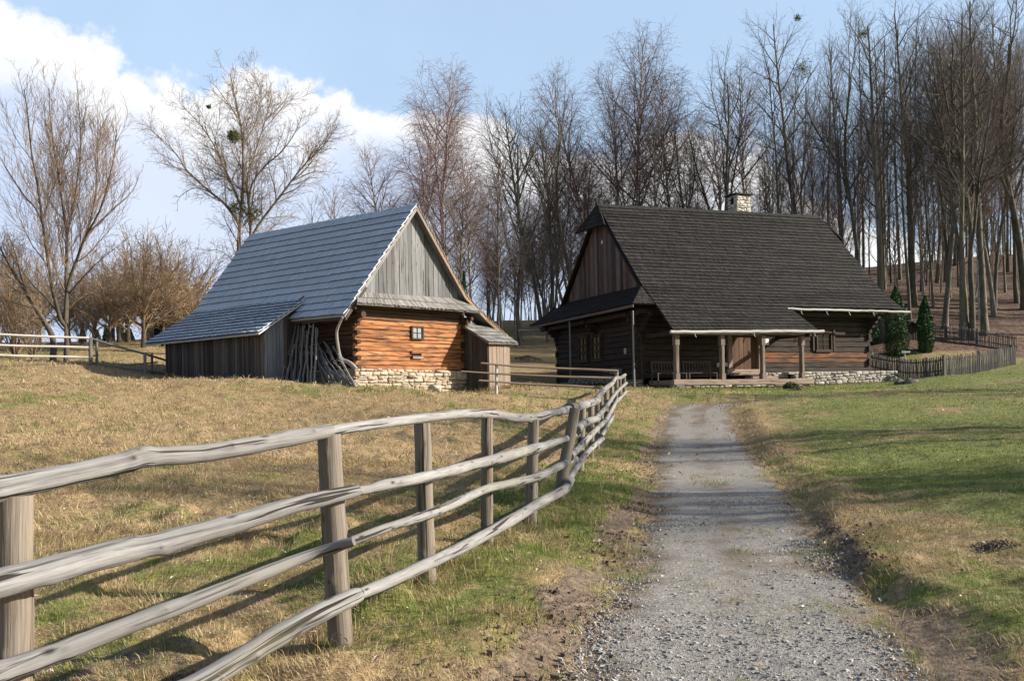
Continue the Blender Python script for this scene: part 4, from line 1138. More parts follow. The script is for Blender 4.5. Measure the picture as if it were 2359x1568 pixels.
    logs('side_wall', (.09, .18), (.09, 3.1), .66, 2.75, 13, M['barn_side_log'], (.30, 0), None, 6)
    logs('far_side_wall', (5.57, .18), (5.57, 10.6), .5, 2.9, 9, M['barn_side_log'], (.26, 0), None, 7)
    mb = MB(); slab(mb, [W((0.2, 10.7, -.2)), W((7.6, 10.7, -.2)), W((5.3, 10.7, 3.6)), W((0.2, 10.7, 3.4))], unit(BF.b), .06, .4)
    slab(mb, [W((.2, 10.7, 3.4)), W((5.3, 10.7, 3.6)), W((3.0, 10.7, 6.9)), W((2.8, 10.7, 6.9))], unit(BF.b), .06, .4); mb.build('back_wall', M['lean_board'], th)
    # purlin and bracket ends poking out under the verge
    for (w, l0, z, r) in ((.0, -.52, 2.62, .12), (-.28, -.42, 2.88, .075), (5.72, -.45, 2.75, .08)):
        mb = MB(); tube(mb, [W((w, .3, z)), W((w, l0 + .1, z)), W((w, l0, z))], [r, r, r * .96], 12, True, .7, .03); mb.build('purlin_end', M['barn_side_log'], th)
    for (w, ww) in ((.04, .22), (5.62, .2)):
        mb = MB()
        for k in range(3):
            beam(mb, W((w, .2, 2.52 + k * .16 - .2)), W((w, -.1 - k * .12, 2.52 + k * .16 - .2)), ww, .15, bev=.02, t=.5)
        mb.build('wall_bracket', M['barn_side_log'], th)
    # --- stone footing
    mb = MB()
    stone_wall(mb, BF, (-.12, -.10), (5.72, -.10), lambda f: -.02 - .32 * f - .12, lambda f: .70 - .05 * f, (0, -1), .26, .135, .30, 12)
    stone_wall(mb, BF, (-.12, 2.6), (-.12, -.06), lambda f: -.12, lambda f: .70, (-1, 0), .2, .15, .3, 13)
    mb.build('stone_footing', M['sandstone'], th)
    # --- window
    def window(par, F, a0, a1, z0, z1, b, nx, nz, pane, fw=.055, out=.05, bar=.022, sill=True, axis=0, nr=(0, -1)):
        fr = MB(); ax = np.array([1., 0]) if axis == 0 else np.array([0, 1.]); n2 = np.array(nr, float)
        def pt(u, z, o):
            q = ax * u + (np.array([0, b]) if axis == 0 else np.array([b, 0])) + n2 * o
            return F.W((q[0], q[1], z))
        nn = F.W((n2[0], n2[1], 0)) - F.o
        beam(fr, pt(a0, z0 + fw / 2, out), pt(a1, z0 + fw / 2, out), .09, fw, bev=.006); beam(fr, pt(a0, z1 - fw / 2, out), pt(a1, z1 - fw / 2, out), .09, fw, bev=.006)
        for u in (a0 + fw / 2, a1 - fw / 2): beam(fr, pt(u, z0 + fw, out), pt(u, z1 - fw, out), .086, fw, up=nn, bev=.006)
        f = fr.build('window', M['frame'], par)
        pm = MB(); slab(pm, [pt(a0 + fw, z0 + fw, out - .02), pt(a1 - fw, z0 + fw, out - .02), pt(a1 - fw, z1 - fw, out - .02), pt(a0 + fw, z1 - fw, out - .02)], nn, .008)
        pm.build('pane', pane, f)
        bm = MB(); wi = a1 - a0 - 2 * fw; hi = z1 - z0 - 2 * fw
        for i in range(1, nx): beam(bm, pt(a0 + fw + wi * i / nx, z0 + fw, out - .008), pt(a0 + fw + wi * i / nx, z1 - fw, out - .008), bar, bar * 1.3, up=nn, bev=0)
        for i in range(1, nz): beam(bm, pt(a0 + fw, z0 + fw + hi * i / nz, out - .006), pt(a1 - fw, z0 + fw + hi * i / nz, out - .006), bar * 1.25, bar * 1.1, bev=0)
        bm.build('glazing_bar', M['frame'], f)
        return f
    make_barn.window = window
    window(th, BF, 2.74, 3.36, 1.84, 2.36, 0.0, 2, 2, M['pane'], .055, .05)
    mb = MB(); slab(mb, [W((2.78, -.012, 1.10)), W((3.28, -.012, 1.10)), W((3.28, -.012, 1.30)), W((2.78, -.012, 1.30))], unit(-BF.b), .01); h = mb.build('hatch', M['dark'], th)
    mb = MB(); beam(mb, W((2.76, -.06, 1.15)), W((3.30, -.06, 1.15)), .06, .10, bev=.01, t=.6); mb.build('hatch_board', M['house_beam'], h)
    mb = MB(); beam(mb, W((2.74, -.03, 1.36)), W((3.32, -.03, 1.36)), .05, .10, bev=.01, t=.6); mb.build('hatch_lintel', M['barn_log'], h)
    # --- plank lean-to on the left
    mb = MB()
    boards(mb, BF, (-1.92, 9.95), (-1.92, 3.0), lambda f: .70 - .32 * f + (.06 if .62 < f < .95 else 0), lambda f: 2.30, .15, .025, (-1, 0), tb=.45, tv=1.0, jitb=.035, seed=14)
    mb.build('lean_to_wall', M['lean_board'], th)
    mb = MB()
    boards(mb, BF, (-1.95, 2.96), (-.98, 2.96), lambda f: .33 - .1 * f, lambda f: 2.20 + (.97 * f) * .66, .19, .025, (0, -1), tb=.55, tv=.6, jitb=.03, seed=15)
    o = mb.build('lean_to_wall', M['blue_board'], th); o['label'] = 'blue grey plank end wall of the lean-to'
    mb = MB(); boards(mb, BF, (-.98, 3.0), (0, 3.0), lambda f: .2, lambda f: 2.9 + f * .7, .2, .025, (0, -1), tb=.35, tv=.4, seed=16)
    mb.build('inner_wall', M['lean_board'], th); mb = MB()
    boards(mb, BF, (-.35, 10.0), (-1.92, 10.0), lambda f: .6, lambda f: 3.2 - f * 1.0, .22, .025, (0, 1), tb=.35, tv=.4, seed=17)
    mb.build('end_wall', M['lean_board'], th)
    mb = MB(); beam(mb, W((-1.92, 2.96, .25)), W((-1.92, 2.96, 2.2)), .12, .12, up=(1, 0, 0), bev=.015, t=.7); beam(mb, W((-.94, 2.9, .1)), W((-.94, 2.9, 2.5)), .12, .12, up=(1, 0, 0), bev=.015, t=.5)
    mb.build('corner_post', M['lean_board'], th)
    mb = MB(); beam(mb, W((-2.0, 10.3, 2.12)), W((-2.0, 2.7, 2.10)), .1, .12, bev=.015, t=.3); beam(mb, W((-.58, 2.9, 2.52)), W((-.58, -.25, 2.48)), .11, .13, bev=.015, t=.2)
    mb.build('wall_plate', M['lean_board'], th)
    # rafters under the eaves
    mb = MB()
    for l in np.arange(3.2, 10.4, 1.1): beam(mb, W((-2.2, l, 1.98)), W((-.3, l, 3.26)), .09, .11, t=.3)
    for l in np.arange(-.3, 2.9, .8): beam(mb, W((-.62, l, 2.50)), W((.3, l, 3.62)), .09, .11, t=.3)
    mb.build('rafters', M['lean_board'], th)
    # --- boarded strip under the right verge and the outhouse
    mb = MB()
    boards(mb, BF, (5.72, .05), (7.9, .05), lambda f: -.35, lambda f: 2.95 - f * 1.05, .18, .025, (0, -1), tb=.6, tv=.6, seed=18)
    boards(mb, BF, (7.85, .05), (7.85, 10.6), lambda f: -.3 + .6 * f, lambda f: 2.05, .2, .025, (1, 0), tb=.5, tv=.6, seed=19)
    mb.build('boarded_end', M['barn_board'], th)
    mb = MB()
    boards(mb, BF, (5.72, -1.30), (7.02, -1.30), lambda f: -.34 + .2 * f, lambda f: 1.74, .2, .025, (0, -1), tb=.62, tv=.5, jitb=.02, seed=20)
    beam(mb, W((6.98, -1.26, -.3)), W((6.98, -1.26, 1.7)), .09, .09, up=(1, 0, 0), t=.05)
    mb.build('outhouse_wall', M['outhouse_board'], th)
    mb = MB()
    boards(mb, BF, (5.70, -.02), (5.70, -1.30), lambda f: -.30, lambda f: 2.38 - f * .68, .2, .025, (-1, 0), tb=.45, tv=.5, jitb=.02, seed=21)
    boards(mb, BF, (7.0, -1.28), (7.0, .0), lambda f: -.30, lambda f: 1.7 + f * .68, .2, .025, (1, 0), tb=.45, tv=.5, jitb=.02, seed=22)
    o = mb.build('outhouse_side', M['lean_board'], th)
    mb = MB()
    shingles(mb, P((5.52, -1.52, 1.72), (5.52, .0, 2.52)), P((7.32, -1.52, 1.74), (7.32, .0, 2.54)), .36, .10, .022, .016, tb=.45, tv=.9, seed=23)
    mb.build('outhouse_roof', M['skirt_shingle'], th)
    mb = MB()
    slab(mb, [W((.25, .3, .6)), W((5.4, .3, .6)), W((5.4, 10.4, .6)), W((.25, 10.4, .6))], np.array([0, 0, 1.]), .1)
    mb.build('floor', M['dark'], th)

    # --- stacked bean poles leaning under the eave, each its own thing
    cr = lambda x, y: (353.8 + .2 * x, 678.2 + .2 * y)
    G = 'bare poles leaning against the barn'
    lean = [((1490, 960), (1610, 380)), ((1530, 995), (1640, 330)), ((1615, 1012), (1672, 310)), ((1690, 1005), (1722, 340)), ((1722, 1015), (1800, 280)), ((1812, 1008), (1845, 310)), ((1860, 1005), (1872, 380)), ((1575, 1000), (1600, 420)), ((1775, 1000), (1765, 420)), ((1655, 1000), (1700, 380)), ((1520, 985), (1668, 440))]
    lean += [((b[0] + RND.uniform(-25, 25), b[1] - RND.uniform(5, 25)), (t[0] + RND.uniform(-40, 40), t[1] + RND.uniform(-10, 60))) for b, t in lean[:9]]
    slant = [((1965, 1030), (1868, 560)), ((2060, 1035), (1800, 590)), ((2105, 980), (1885, 555)), ((2180, 1010), (1850, 610)), ((2255, 1045), (1958, 540)), ((2330, 1052), (2068, 588)), ((2050, 985), (1880, 640)), ((2215, 1020), (1905, 590)), ((2130, 1010), (1860, 650)), ((2290, 1050), (1990, 640))]
    slant += [((b[0] + RND.uniform(-40, 20), b[1] - RND.uniform(0, 20)), (t[0] + RND.uniform(-30, 40), t[1] + RND.uniform(-20, 40))) for b, t in slant[:6]]
    for grp, w0, w1 in ((lean, -.95, -.50), (slant, -1.0, -.25)):
        for i, (b, t) in enumerate(grp):
            pb = BF.on(*cr(*b), 0, w0 - .12 * (i % 3)); pt = BF.on(*cr(*t), 0, w1)
            B = BF.W(pb); T = BF.W(pt); B[2] = min(B[2], hz0(B[0], B[1]) + .02)
            leaf = 'upright' if grp is lean else 'slanting'
            p = thing('pole', B, f'bare grey pole stub-branched and {leaf}, in the bundle under the barn eave', 'pole', f'{leaf} poles leaning under the barn eave')
            mb = MB(); n = 9
            pts = np.array([B + (T - B) * q / (n - 1) for q in range(n)]); pts[1:-1] += NR.normal(0, .018, (n - 2, 3))
            r0 = RND.uniform(.028, .05)
            tube(mb, pts, np.linspace(r0, r0 * .55, n), 7, True, RND.random(), .1)
            for q in range(RND.randrange(4, 9)):
                f = RND.uniform(.08, .92); c = B + (T - B) * f; d = unit(NR.normal(0, 1, 3) + [0, 0, .3])
                tube(mb, [c, c + d * RND.uniform(.08, .24)], [.009, .005], 4, False, RND.random())
            mb.build('stem', M['pole'], p)
    # gnarled trunk propping the eave
    pts = [BF.W(BF.on(x, y, 0, w)) for x, y, w in ((790, 730, -.75), (782, 745, -.72), (776, 762, -.66), (776, 778, -.6), (778, 794, -.52), (781, 811, -.42), (785, 824, -.36), (792, 830, -.3), (800, 833, -.24), (811, 840, -.2), (821, 850, -.16))]
    P_, R_ = smooth_path(pts, [.04, .045, .05, .052, .055, .058, .062, .068, .075, .085, .075], 5)
    g = thing('gnarled_branch', pts[-1], 'pale crooked branch curving up from the stone footing to the barn eave', 'branch')
    mb = MB(); tube(mb, P_, R_, 10, True, .6, .05, .06); mb.build('branch', M['branch'], g)
# ------------------------------------------------------------------ the farmhouse
def make_house():
    W = HF.W; P = lambda *l: np.array([W(p) for p in l])
    th = thing('log_farmhouse', W((7, 4, 0)), 'dark log farmhouse with a big black-brown shingle roof, porch and white chimney', 'house')
    E = -1.06
    Lp = [(.20, E, 3.70), (.16, 0, 4.66), (.13, 2.0, 6.92), (.16, 4.1, 9.28)]
    Rp = [(15.72, E, 3.72), (15.38, 0, 4.72), (15.2, 2.0, 7.05), (14.8, 4.1, 9.58)]
    mb = MB()
    shingles(mb, P(*Lp), P(*Rp), .26, .10, .042, .010, tb=.5, tv=.85, seed=31)
    # hip triangle at the front left corner
    shingles(mb, P((-1.02, E - .02, 3.70), (.14, 0, 4.66)), P((.26, E - .02, 3.70), (.20, .0, 4.66)), .235, .10, .02, .010, tb=.6, tv=.85, seed=32)
    mb.build('main_roof', M['house_shingle'], th)
    mb = MB()
    shingles(mb, P((.30, -2.28, 2.42), (.20, E, 3.70)), P((8.74, -2.28, 2.46), (7.95, E, 3.70)), .235, .10, .038, .010, clip_top=False, tb=.5, tv=.85, seed=33)
    mb.build('porch_roof', M['house_shingle'], th)
    mb = MB()
    shingles(mb, P((-1.02, 10.1, 3.52), (.34, 8.25, 4.66)), P((-1.02, E - .02, 3.70), (.20, 0, 4.66)), .19, .095, .018, .010, clip_top=False, tb=.4, tv=.6, seed=34)
    mb.build('skirt_roof', M['house_shingle'], th)
    mb = MB()   # back slope
    shingles(mb, P((15.7, 10.1, 3.5), (15.38, 8.2, 4.7), (15.2, 6.2, 7.05), (14.8, 4.1, 9.58)), P((-.2, 10.1, 3.5), (.16, 8.2, 4.68), (.13, 6.2, 6.92), (.16, 4.1, 9.28)), .3, .14, .02, .01, tb=.5, tv=.8, seed=35)
    o = mb.build('back_roof', M['house_shingle'], th)
    mb = MB()   # hood over the gable tip
    shingles(mb, P((-.42, 5.42, 8.02), (.15, 4.14, 9.30)), P((-.12, 2.86, 8.06), (.22, 4.06, 9.30)), .26, .085, .02, .012, clip_top=True, tb=.5, tv=.7, seed=36, wave=.02)
    mb.build('gable_hood', M['house_shingle'], th); mb = MB()
    shingles(mb, P((15.32, 2.7, 8.05), (14.8, 4.04, 9.58)), P((15.35, 5.5, 8.05), (14.8, 4.14, 9.58)), .26, .085, .02, .012, tb=.5, tv=.7, seed=37)
    mb.build('gable_hood', M['house_shingle'], th)
    mb = MB(); tube(mb, [W((.15, 4.12, 9.2)), W((.15, 4.12, 9.45)), W((.15, 4.12, 9.62))], [.05, .045, .012], 8, True, .4); mb.build('finial', M['house_log'], th)
    # ridge boards
    mb = MB()
    for i in range(140):
        a0 = .16 + 14.64 * i / 140; a1 = a0 + 14.64 / 140 - .005; z = 9.30 + .30 * i / 140 + RND.uniform(-.004, .014)
        q = P((a0, 3.92, z - .20), (a1, 3.92, z - .20), (a1, 4.13, z + .05), (a0, 4.13, z + .05))
        slab(mb, q, unit(np.cross(q[1] - q[0], q[3] - q[0])), -.02, RND.random())
    mb.build('ridge_cap', M['house_shingle'], th)
    # gables
    mb = MB()
    boards(mb, HF, (.36, 8.35), (.36, -.05), lambda f: 4.58, lambda f: min(9.1 - abs(8.35 - 8.4 * f - 4.1) * 1.14, 8.35), .23, .028, (-1, 0), tb=.55, tv=.9, jitb=.01, seed=38)
    gb = mb.build('gable', M['gable_board'], th)
    mb = MB(); slab(mb, [W((.34 - .04, 4.02, 7.36)), W((.34 - .04, 3.92, 7.22)), W((.34 - .04, 3.82, 7.36)), W((.34 - .04, 3.92, 7.52))], unit(-HF.a), .01); o = mb.build('gable_opening', M['pane'], gb)
    mb = MB()
    boards(mb, HF, (14.6, -.05), (14.6, 8.35), lambda f: 3.4, lambda f: min(9.2 - abs(8.4 * f - 4.1) * 1.14, 8.4), .23, .028, (1, 0), tb=.45, tv=.6, seed=39)
    mb.build('gable', M['gable_board'], th)
    mb = MB()
    beam(mb, W((.12, -.02, 4.52)), W((.14, 4.0, 9.0)), .16, .07, bev=.01, t=.2); beam(mb, W((.12, 8.22, 4.52)), W((.14, 4.2, 9.0)), .16, .07, bev=.01, t=.2)
    mb.build('verge_board', M['house_log'], th)
    # eave soffits and rafters
    mb = MB()
    for a in np.arange(8.6, 15.4, .8): beam(mb, W((a, E + .08, 3.62)), W((a, .4, 4.95)), .11, .13, t=.3)
    for a in np.arange(.6, 8.6, .8): beam(mb, W((a, -2.16, 2.34)), W((a, .0, 4.55)), .10, .12, t=.3)
    for b in np.arange(.4, 9.6, .9): beam(mb, W((-.92, b, 3.60 - .017 * b)), W((.3, b, 4.55)), .11, .12, t=.3)
    mb.build('rafters', M['house_log'], th)
    mb = MB(); beam(mb, W((-.98, E, 3.60)), W((-.98, 10.0, 3.43)), .05, .13, bev=.008, t=.9); mb.build('fascia', M['gable_board'], th)
    # log walls
    def logs(name, p0, p1, z0, z1, n, over, seed, tf=None, mat='house_log', odd=0):
        mb = MB(); rr = random.Random(seed); hh = [rr.uniform(.82, 1.18) for _ in range(n)]; s = sum(hh); z = z0
        p0 = np.asarray(p0, float); p1 = np.asarray(p1, float); ax = unit(p1 - p0)
        for i in range(n):
            h = hh[i] / s * (z1 - z0); e = (i + odd) % 2 == 0
            a = p0 - ax * (over[0] if e else 0); b = p1 + ax * (over[1] if e else 0)
            beam(mb, W((*a, z + h / 2)), W((*b, z + h / 2)), .2 + rr.uniform(-.018, .018), h - .012, bev=.03, nseg=18, jit=.02, t=tf(i) if tf else rr.uniform(.1, .65))
            z += h
        return mb.build(name, M[mat], th)
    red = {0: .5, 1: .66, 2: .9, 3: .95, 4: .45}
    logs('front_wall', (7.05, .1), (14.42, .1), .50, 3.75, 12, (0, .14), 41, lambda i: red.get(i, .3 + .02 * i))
    logs('front_wall', (0, .1), (5.0, .1), .30, 3.75, 13, (.14, 0), 42)
    mb = MB(); beam(mb, W((4.9, .1, 3.0)), W((7.1, .1, 3.0)), .2, 1.4, bev=.02, t=.3); mb.build('lintel', M['house_log'], th)
    logs('side_wall', (.1, 0), (.1, 8.7), .22, 3.75, 13, (.14, .1), 43, None, odd=1)
    logs('end_wall', (14.3, 0), (14.3, 8.7), .5, 3.75, 10, (.12, .1), 44, None, odd=1)
    logs('back_wall', (0, 8.6), (14.4, 8.6), .3, 3.75, 10, (.1, .1), 45)
    mb = MB(); slab(mb, [W((.2, .25, 3.7)), W((14.2, .25, 3.7)), W((14.2, 8.5, 3.7)), W((.2, 8.5, 3.7))], np.array([0, 0, 1.]), .08); slab(mb, [W((.2, .25, .4)), W((14.2, .25, .4)), W((14.2, 8.5, .4)), W((.2, 8.5, .4))], np.array([0, 0, 1.]), .08)
    mb.build('floor', M['dark'], th)
    mb = MB(); slab(mb, [W((5.0, .3, .4)), W((7.1, .3, .4)), W((7.1, .3, 2.4)), W((5.0, .3, 2.4))], unit(-HF.b), .05); mb.build('hallway', M['dark'], th)
    # plate beams carrying the eaves and stepped brackets
    mb = MB(); beam(mb, W((-.5, -.55, 3.42)), W((15.0, -.55, 3.44)), .2, .2, t=.3); beam(mb, W((-.52, -.7, 3.34)), W((-.52, 9.4, 3.24)), .18, .2, t=.4); mb.build('plate_beam', M['house_log'], th)
    for (a, b, da, db) in ((.1, 0, 0, -1), (14.3, 0, 0, -1), (0, .1, -1, 0), (0, 8.6, -1, 0), (0, 4.2, -1, 0), (8.2, 0, 0, -1)):
        mb = MB()
        for k in range(4):
            z = 2.66 + k * .21; o = .18 + k * .20
            beam(mb, W((a - da * .1, b - db * .1, z)), W((a + da * o, b + db * o, z)), .19, .2, bev=.025, t=RND.uniform(.3, .7))
        mb.build('wall_bracket', M['house_log'], th)
    # stone footing and terrace
    mb = MB()
    stone_wall(mb, HF, (8.35, -1.02), (15.3, -1.02), lambda f: -.16 + .10 * f, lambda f: .50 + .02 * f, (0, -1), .24, .125, .34, 51)
    stone_wall(mb, HF, (15.3, -1.0), (15.3, -.2), lambda f: -.1, lambda f: .5, (1, 0), .2, .13, .3, 52)
    stone_wall(mb, HF, (6.9, -.55), (8.35, -.55), lambda f: .0, lambda f: .50, (0, -1), .2, .11, .24, 53)
    stone_wall(mb, HF, (.3, -2.2), (8.5, -2.2), lambda f: -.20, lambda f: -.04, (0, -1), .2, .13, .33, 54)
    mb.build('stone_footing', M['greystone'], th)
    mb = MB()
    slab(mb, [W((8.0, -1.0, .50)), W((15.25, -1.0, .52)), W((15.25, .05, .54)), W((8.0, .05, .54))], np.array([0, 0, 1.]), .1, .35); slab(mb, [W((.5, -2.05, .02)), W((8.3, -2.05, .0)), W((8.3, 0, .04)), W((.5, 0, .06))], np.array([0, 0, 1.]), .12, .3)
    mb.build('terrace', M['greystone'], th)
    mb = MB(); stone_wall(mb, HF, (-.02, 8.6), (-.02, 0), lambda f: .1 - .2 * f, lambda f: .26, (-1, 0), .1, .11, .3, 55); mb.build('side_footing', M['greystone'], th)
    # porch: sill beam, posts, head beam, rail
    mb = MB(); beam(mb, W((.34, -2.15, .06)), W((8.42, -2.15, .0)), .26, .26, bev=.03, nseg=16, jit=.02, t=.6); beam(mb, W((.5, -2.0, .06)), W((.5, -.1, .08)), .22, .22, bev=.03, t=.4); mb.build('sill_beam', M['house_beam'], th)
    for a in (.62, 3.15, 5.50, 7.88):
        mb = MB()
        beam(mb, W((a, -2.06, .17)), W((a, -2.06, .45)), .26, .26, up=HF.b, bev=.03, t=.5); beam(mb, W((a, -2.06, .45)), W((a, -2.06, 1.75)), .215, .215, up=HF.b, bev=.045, nseg=6, jit=.012, t=.5); beam(mb, W((a, -2.06, 1.75)), W((a, -2.06, 2.22)), .25, .25, up=HF.b, bev=.02, t=.4)
        mb.build('porch_post', M['porch_post'], th)
    mb = MB(); beam(mb, W((.2, -2.06, 2.31)), W((8.5, -2.06, 2.33)), .2, .2, bev=.02, t=.2)
    for a in (.3, 8.2): beam(mb, W((a, -2.4, 2.28)), W((a, .1, 2.28)), .18, .18, t=.35)
    mb.build('head_beam', M['house_log'], th)
    # wooden gutters on hooked brackets
    def gutter(p0, p1, r, hooks, b0):
        mb = MB(); P_ = np.array([W(np.array(p0) + (np.array(p1) - np.array(p0)) * q / 24) for q in range(25)]); P_[:, 2] += NR.normal(0, .008, 25)
        tube(mb, P_, r * (1 + NR.normal(0, .03, 25)), 12, True, .6, .03)
        g = mb.build('gutter', M['gutter'], th)
        for f in hooks:
            mb = MB(); c = np.array(p0) + (np.array(p1) - np.array(p0)) * f
            tube(mb, [W(c + [0, .05, -.02]), W(c + [0, -.05, -.10]), W(c + [.01, -.07, -.2]), W(c + [.05, -.10, -.26])], [.018, .02, .022, .014], 6, True, .8); mb.build('gutter_hook', M['gutter'], g)
    gutter((.10, -2.40, 2.32), (8.98, -2.40, 2.44), .078, (.145, .52, .93), 0)
    gutter((7.80, -1.20, 3.62), (16.05, -1.20, 3.62), .06, (.1, .3, .48, .68), 0)
    gutter((-1.55, 10.3, 3.28), (3, 10.3, 3.3), .06, (.2,), 0)
    # door
    mb = MB(); beam(mb, W((5.12, -.03, .62)), W((5.12, -.03, 2.6)), .24, .24, up=HF.b, bev=.02, t=.5); beam(mb, W((6.95, -.03, .62)), W((6.95, -.03, 2.6)), .22, .24, up=HF.b, bev=.02, t=.5); beam(mb, W((4.9, -.06, .55)), W((7.1, -.06, .55)), .3, .26, bev=.05, t=.9)
    df = mb.build('door_frame', M['house_beam'], th)
    mb = MB()
    for k in range(6):
        a = 5.25 + k * .27; beam(mb, W((a + .13, .06, .68)), W((a + .13, .06, 2.55)), .26, .05, up=HF.b, bev=.006, t=RND.random())
    d = mb.build('door', M['door'], th)
    mb = MB(); beam(mb, W((6.42, .02, 1.45)), W((6.42, .02, 1.62)), .03, .03, up=HF.b, bev=.004); mb.build('door_handle', M['iron'], d)
    mb = MB(); beam(mb, W((5.75, -.65, .24)), W((7.4, -.65, .22)), .5, .16, bev=.03, t=.7); beam(mb, W((5.0, -.38, .44)), W((7.1, -.38, .44)), .34, .14, bev=.03, t=.8); mb.build('door_step', M['house_beam'], th)
    mb = MB(); beam(mb, W((4.35, -.06, .92)), W((4.98, -.06, .94)), .1, .2, bev=.06, t=.7, nseg=6, jit=.03); mb.build('bleached_log', M['gutter'], th)
    # windows
    window = make_barn.window
    f = window(th, HF, 10.62, 11.72, 1.55, 2.62, 0.0, 2, 3, M['dark_pane'], .14, .04, .03)
    mb = MB()
    for a in (10.48, 11.86): beam(mb, W((a, -.05, 1.62)), W((a, -.05, 2.75)), .12, .05, up=HF.b, bev=.01)
    mb.build('window_casing', M['frame'], f)
    window(th, HF, 4.98, 6.0, 1.26, 2.68, 0.0, 2, 3, M['warm_pane'], .17, .04, .1, axis=1, nr=(-1, 0))
    window(th, HF, 3.55, 4.58, 1.26, 2.68, 0.0, 2, 3, M['warm_pane'], .17, .04, .1, axis=1, nr=(-1, 0))
    mb = MB(); slab(mb, [W((-.03, 1.42, 1.52)), W((-.03, 1.22, 1.52)), W((-.03, 1.22, 1.80)), W((-.03, 1.42, 1.80))], unit(-HF.a), .02); o = mb.build('wall_plaque', M['gutter'], th)
    # thin props under the skirt roof, drain pipe
    for b in (5.35, -.88):
        mb = MB(); z0 = hz0(*W((-.9, b, 0))[:2]) - HO[2]
        tube(mb, [W((-.9, b, z0 - .05)), W((-.9, b, 1.8)), W((-.9, b, 3.4))], [.05, .045, .042], 8, True, .6, .04); mb.build('eave_prop', M['pole'], th)
    mb = MB(); tube(mb, [W((-.15, -.35, -.05)), W((-.12, -.3, 1.2)), W((-.1, -.25, 2.3))], .018, 8, True, .5); mb.build('drain_pipe', M['iron'], th)
    # chimney
    cz = lambda v: (lambda f: v)
    mb = MB()
    stone_wall(mb, HF, (9.2, 4.35), (10.15, 4.35), cz(8.9), cz(10.52), (0, -1), .15, .11, .26, 61, tv=.8); stone_wall(mb, HF, (9.2, 5.15), (9.2, 4.35), cz(8.9), cz(10.52), (-1, 0), .15, .11, .26, 62, tv=.8)
    stone_wall(mb, HF, (10.15, 4.35), (10.15, 5.15), cz(8.9), cz(10.52), (1, 0), .15, .11, .26, 63, tv=.8)
    ch = mb.build('chimney', M['chimney'], th)
    mb = MB(); slab(mb, [W((9.08, 4.22, 10.62)), W((10.28, 4.22, 10.62)), W((10.28, 5.28, 10.62)), W((9.08, 5.28, 10.62))], np.array([0, 0, 1.]), .07); mb.build('chimney_cap', M['darkroof'], ch)
    mb = MB(); slab(mb, [W((9.175, 4.9, 10.05)), W((9.175, 4.62, 10.05)), W((9.175, 4.62, 10.45)), W((9.175, 4.9, 10.45))], unit(-HF.a), .02); mb.build('smoke_opening', M['dark'], ch)

    # --- notice, benches and firewood: things of their own
    q0 = HF.on(1757, 794, 1, -.06); q1 = HF.on(1771, 780, 1, -.06); u0, v0, u1, v1 = q0[0], q0[2], q1[0], q1[2]
    s = thing('notice_board', W((u0, -.06, v0)), 'small white notice with a green foot on the log wall beside the door', 'sign')
    mb = MB(); slab(mb, [W((u0, -.06, v0)), W((u1, -.06, v0)), W((u1, -.06, v1)), W((u0, -.06, v1))], unit(-HF.b), .02); mb.build('plate', M['white'], s)
    mb = MB()
    for k, (f, v, r) in enumerate(((.25, .045, .03), (.45, .055, .04), (.68, .045, .035), (.85, .06, .025))):
        u = u0 + (u1 - u0) * f; v = v0 + v
        slab(mb, [W((u - r, -.0645 - k * .001, v - r)), W((u + r, -.0645 - k * .001, v - r * .8)), W((u + r * .7, -.0645 - k * .001, v + r)), W((u - r * .7, -.0645 - k * .001, v + r * .8))], unit(-HF.b), .003)
    mb.build('print', M['green'], s)
    def bench(a0, a1, b, zf, label):
        t = thing('bench', W(((a0 + a1) / 2, b, zf)), label, 'bench', 'slatted benches in the porch')
        sz = zf + .47
        mb = MB()
        for k in range(4): beam(mb, W((a0, b - .05 - k * .12, sz)), W((a1, b - .05 - k * .12, sz)), .09, .035, bev=.006)
        mb.build('seat', M['bench'], t)
        mb = MB(); beam(mb, W((a0, b + .10, zf + 1.0)), W((a1, b + .10, zf + 1.0)), .05, .1, bev=.01); beam(mb, W((a0, b + .04, zf + .56)), W((a1, b + .04, zf + .56)), .045, .07, bev=.01)
        n = 10
        for k in range(n):
            a = a0 + (a1 - a0) * (k + .5) / n; beam(mb, W((a, b + .045, zf + .58)), W((a, b + .095, zf + .96)), .07, .02, up=HF.b, bev=.003)
        mb.build('backrest', M['bench'], t)
        for a in (a0 + .04, a1 - .04):
            for bb, h in ((b + .07, 1.0), (b - .44, .47)):
                mb = MB(); beam(mb, W((a, bb - (.0), zf)), W((a, bb + (.03 if h > .6 else 0), zf + h)), .06, .06, up=HF.b, bev=.006); mb.build('leg', M['bench'], t)
    bench(.35, 2.0, -.45, .04, 'dark slatted wooden bench, left one of two against the porch wall')
    bench(2.1, 3.75, -.45, .04, 'dark slatted wooden bench in the porch, right one near the door')
    rr = random.Random(9); first = None
    for row in range(6):
        b = 1.5 + rr.uniform(0, .1)
        while b < 6.5 - row * .08 and not (row > 2 and rr.random() < .12):
            r = rr.uniform(.05, .075); z = .16 + row * .115 + rr.uniform(-.02, .02) + .02 * b / 2
            loc = W((-.24 + rr.uniform(-.05, .05), b + r, z - .0))
            if first is None:
                mb = MB(); tube(mb, [-HF.a * .17, HF.a * .17], [.062, .058], 7, True, .5, .35, smooth=False)
                first = mb.build('firewood_log', M['firewood'], None, np.zeros(3)); o = first
                tag(o, 'pale split firewood log stacked low along the dark side wall of the farmhouse', 'log', 'firewood stacked at the farmhouse wall')
            else:
                o = first.copy(); COL.objects.link(o)
            o.location = [float(v) for v in loc]; o.scale = (r / .06,) * 3
            b += r * 2.15
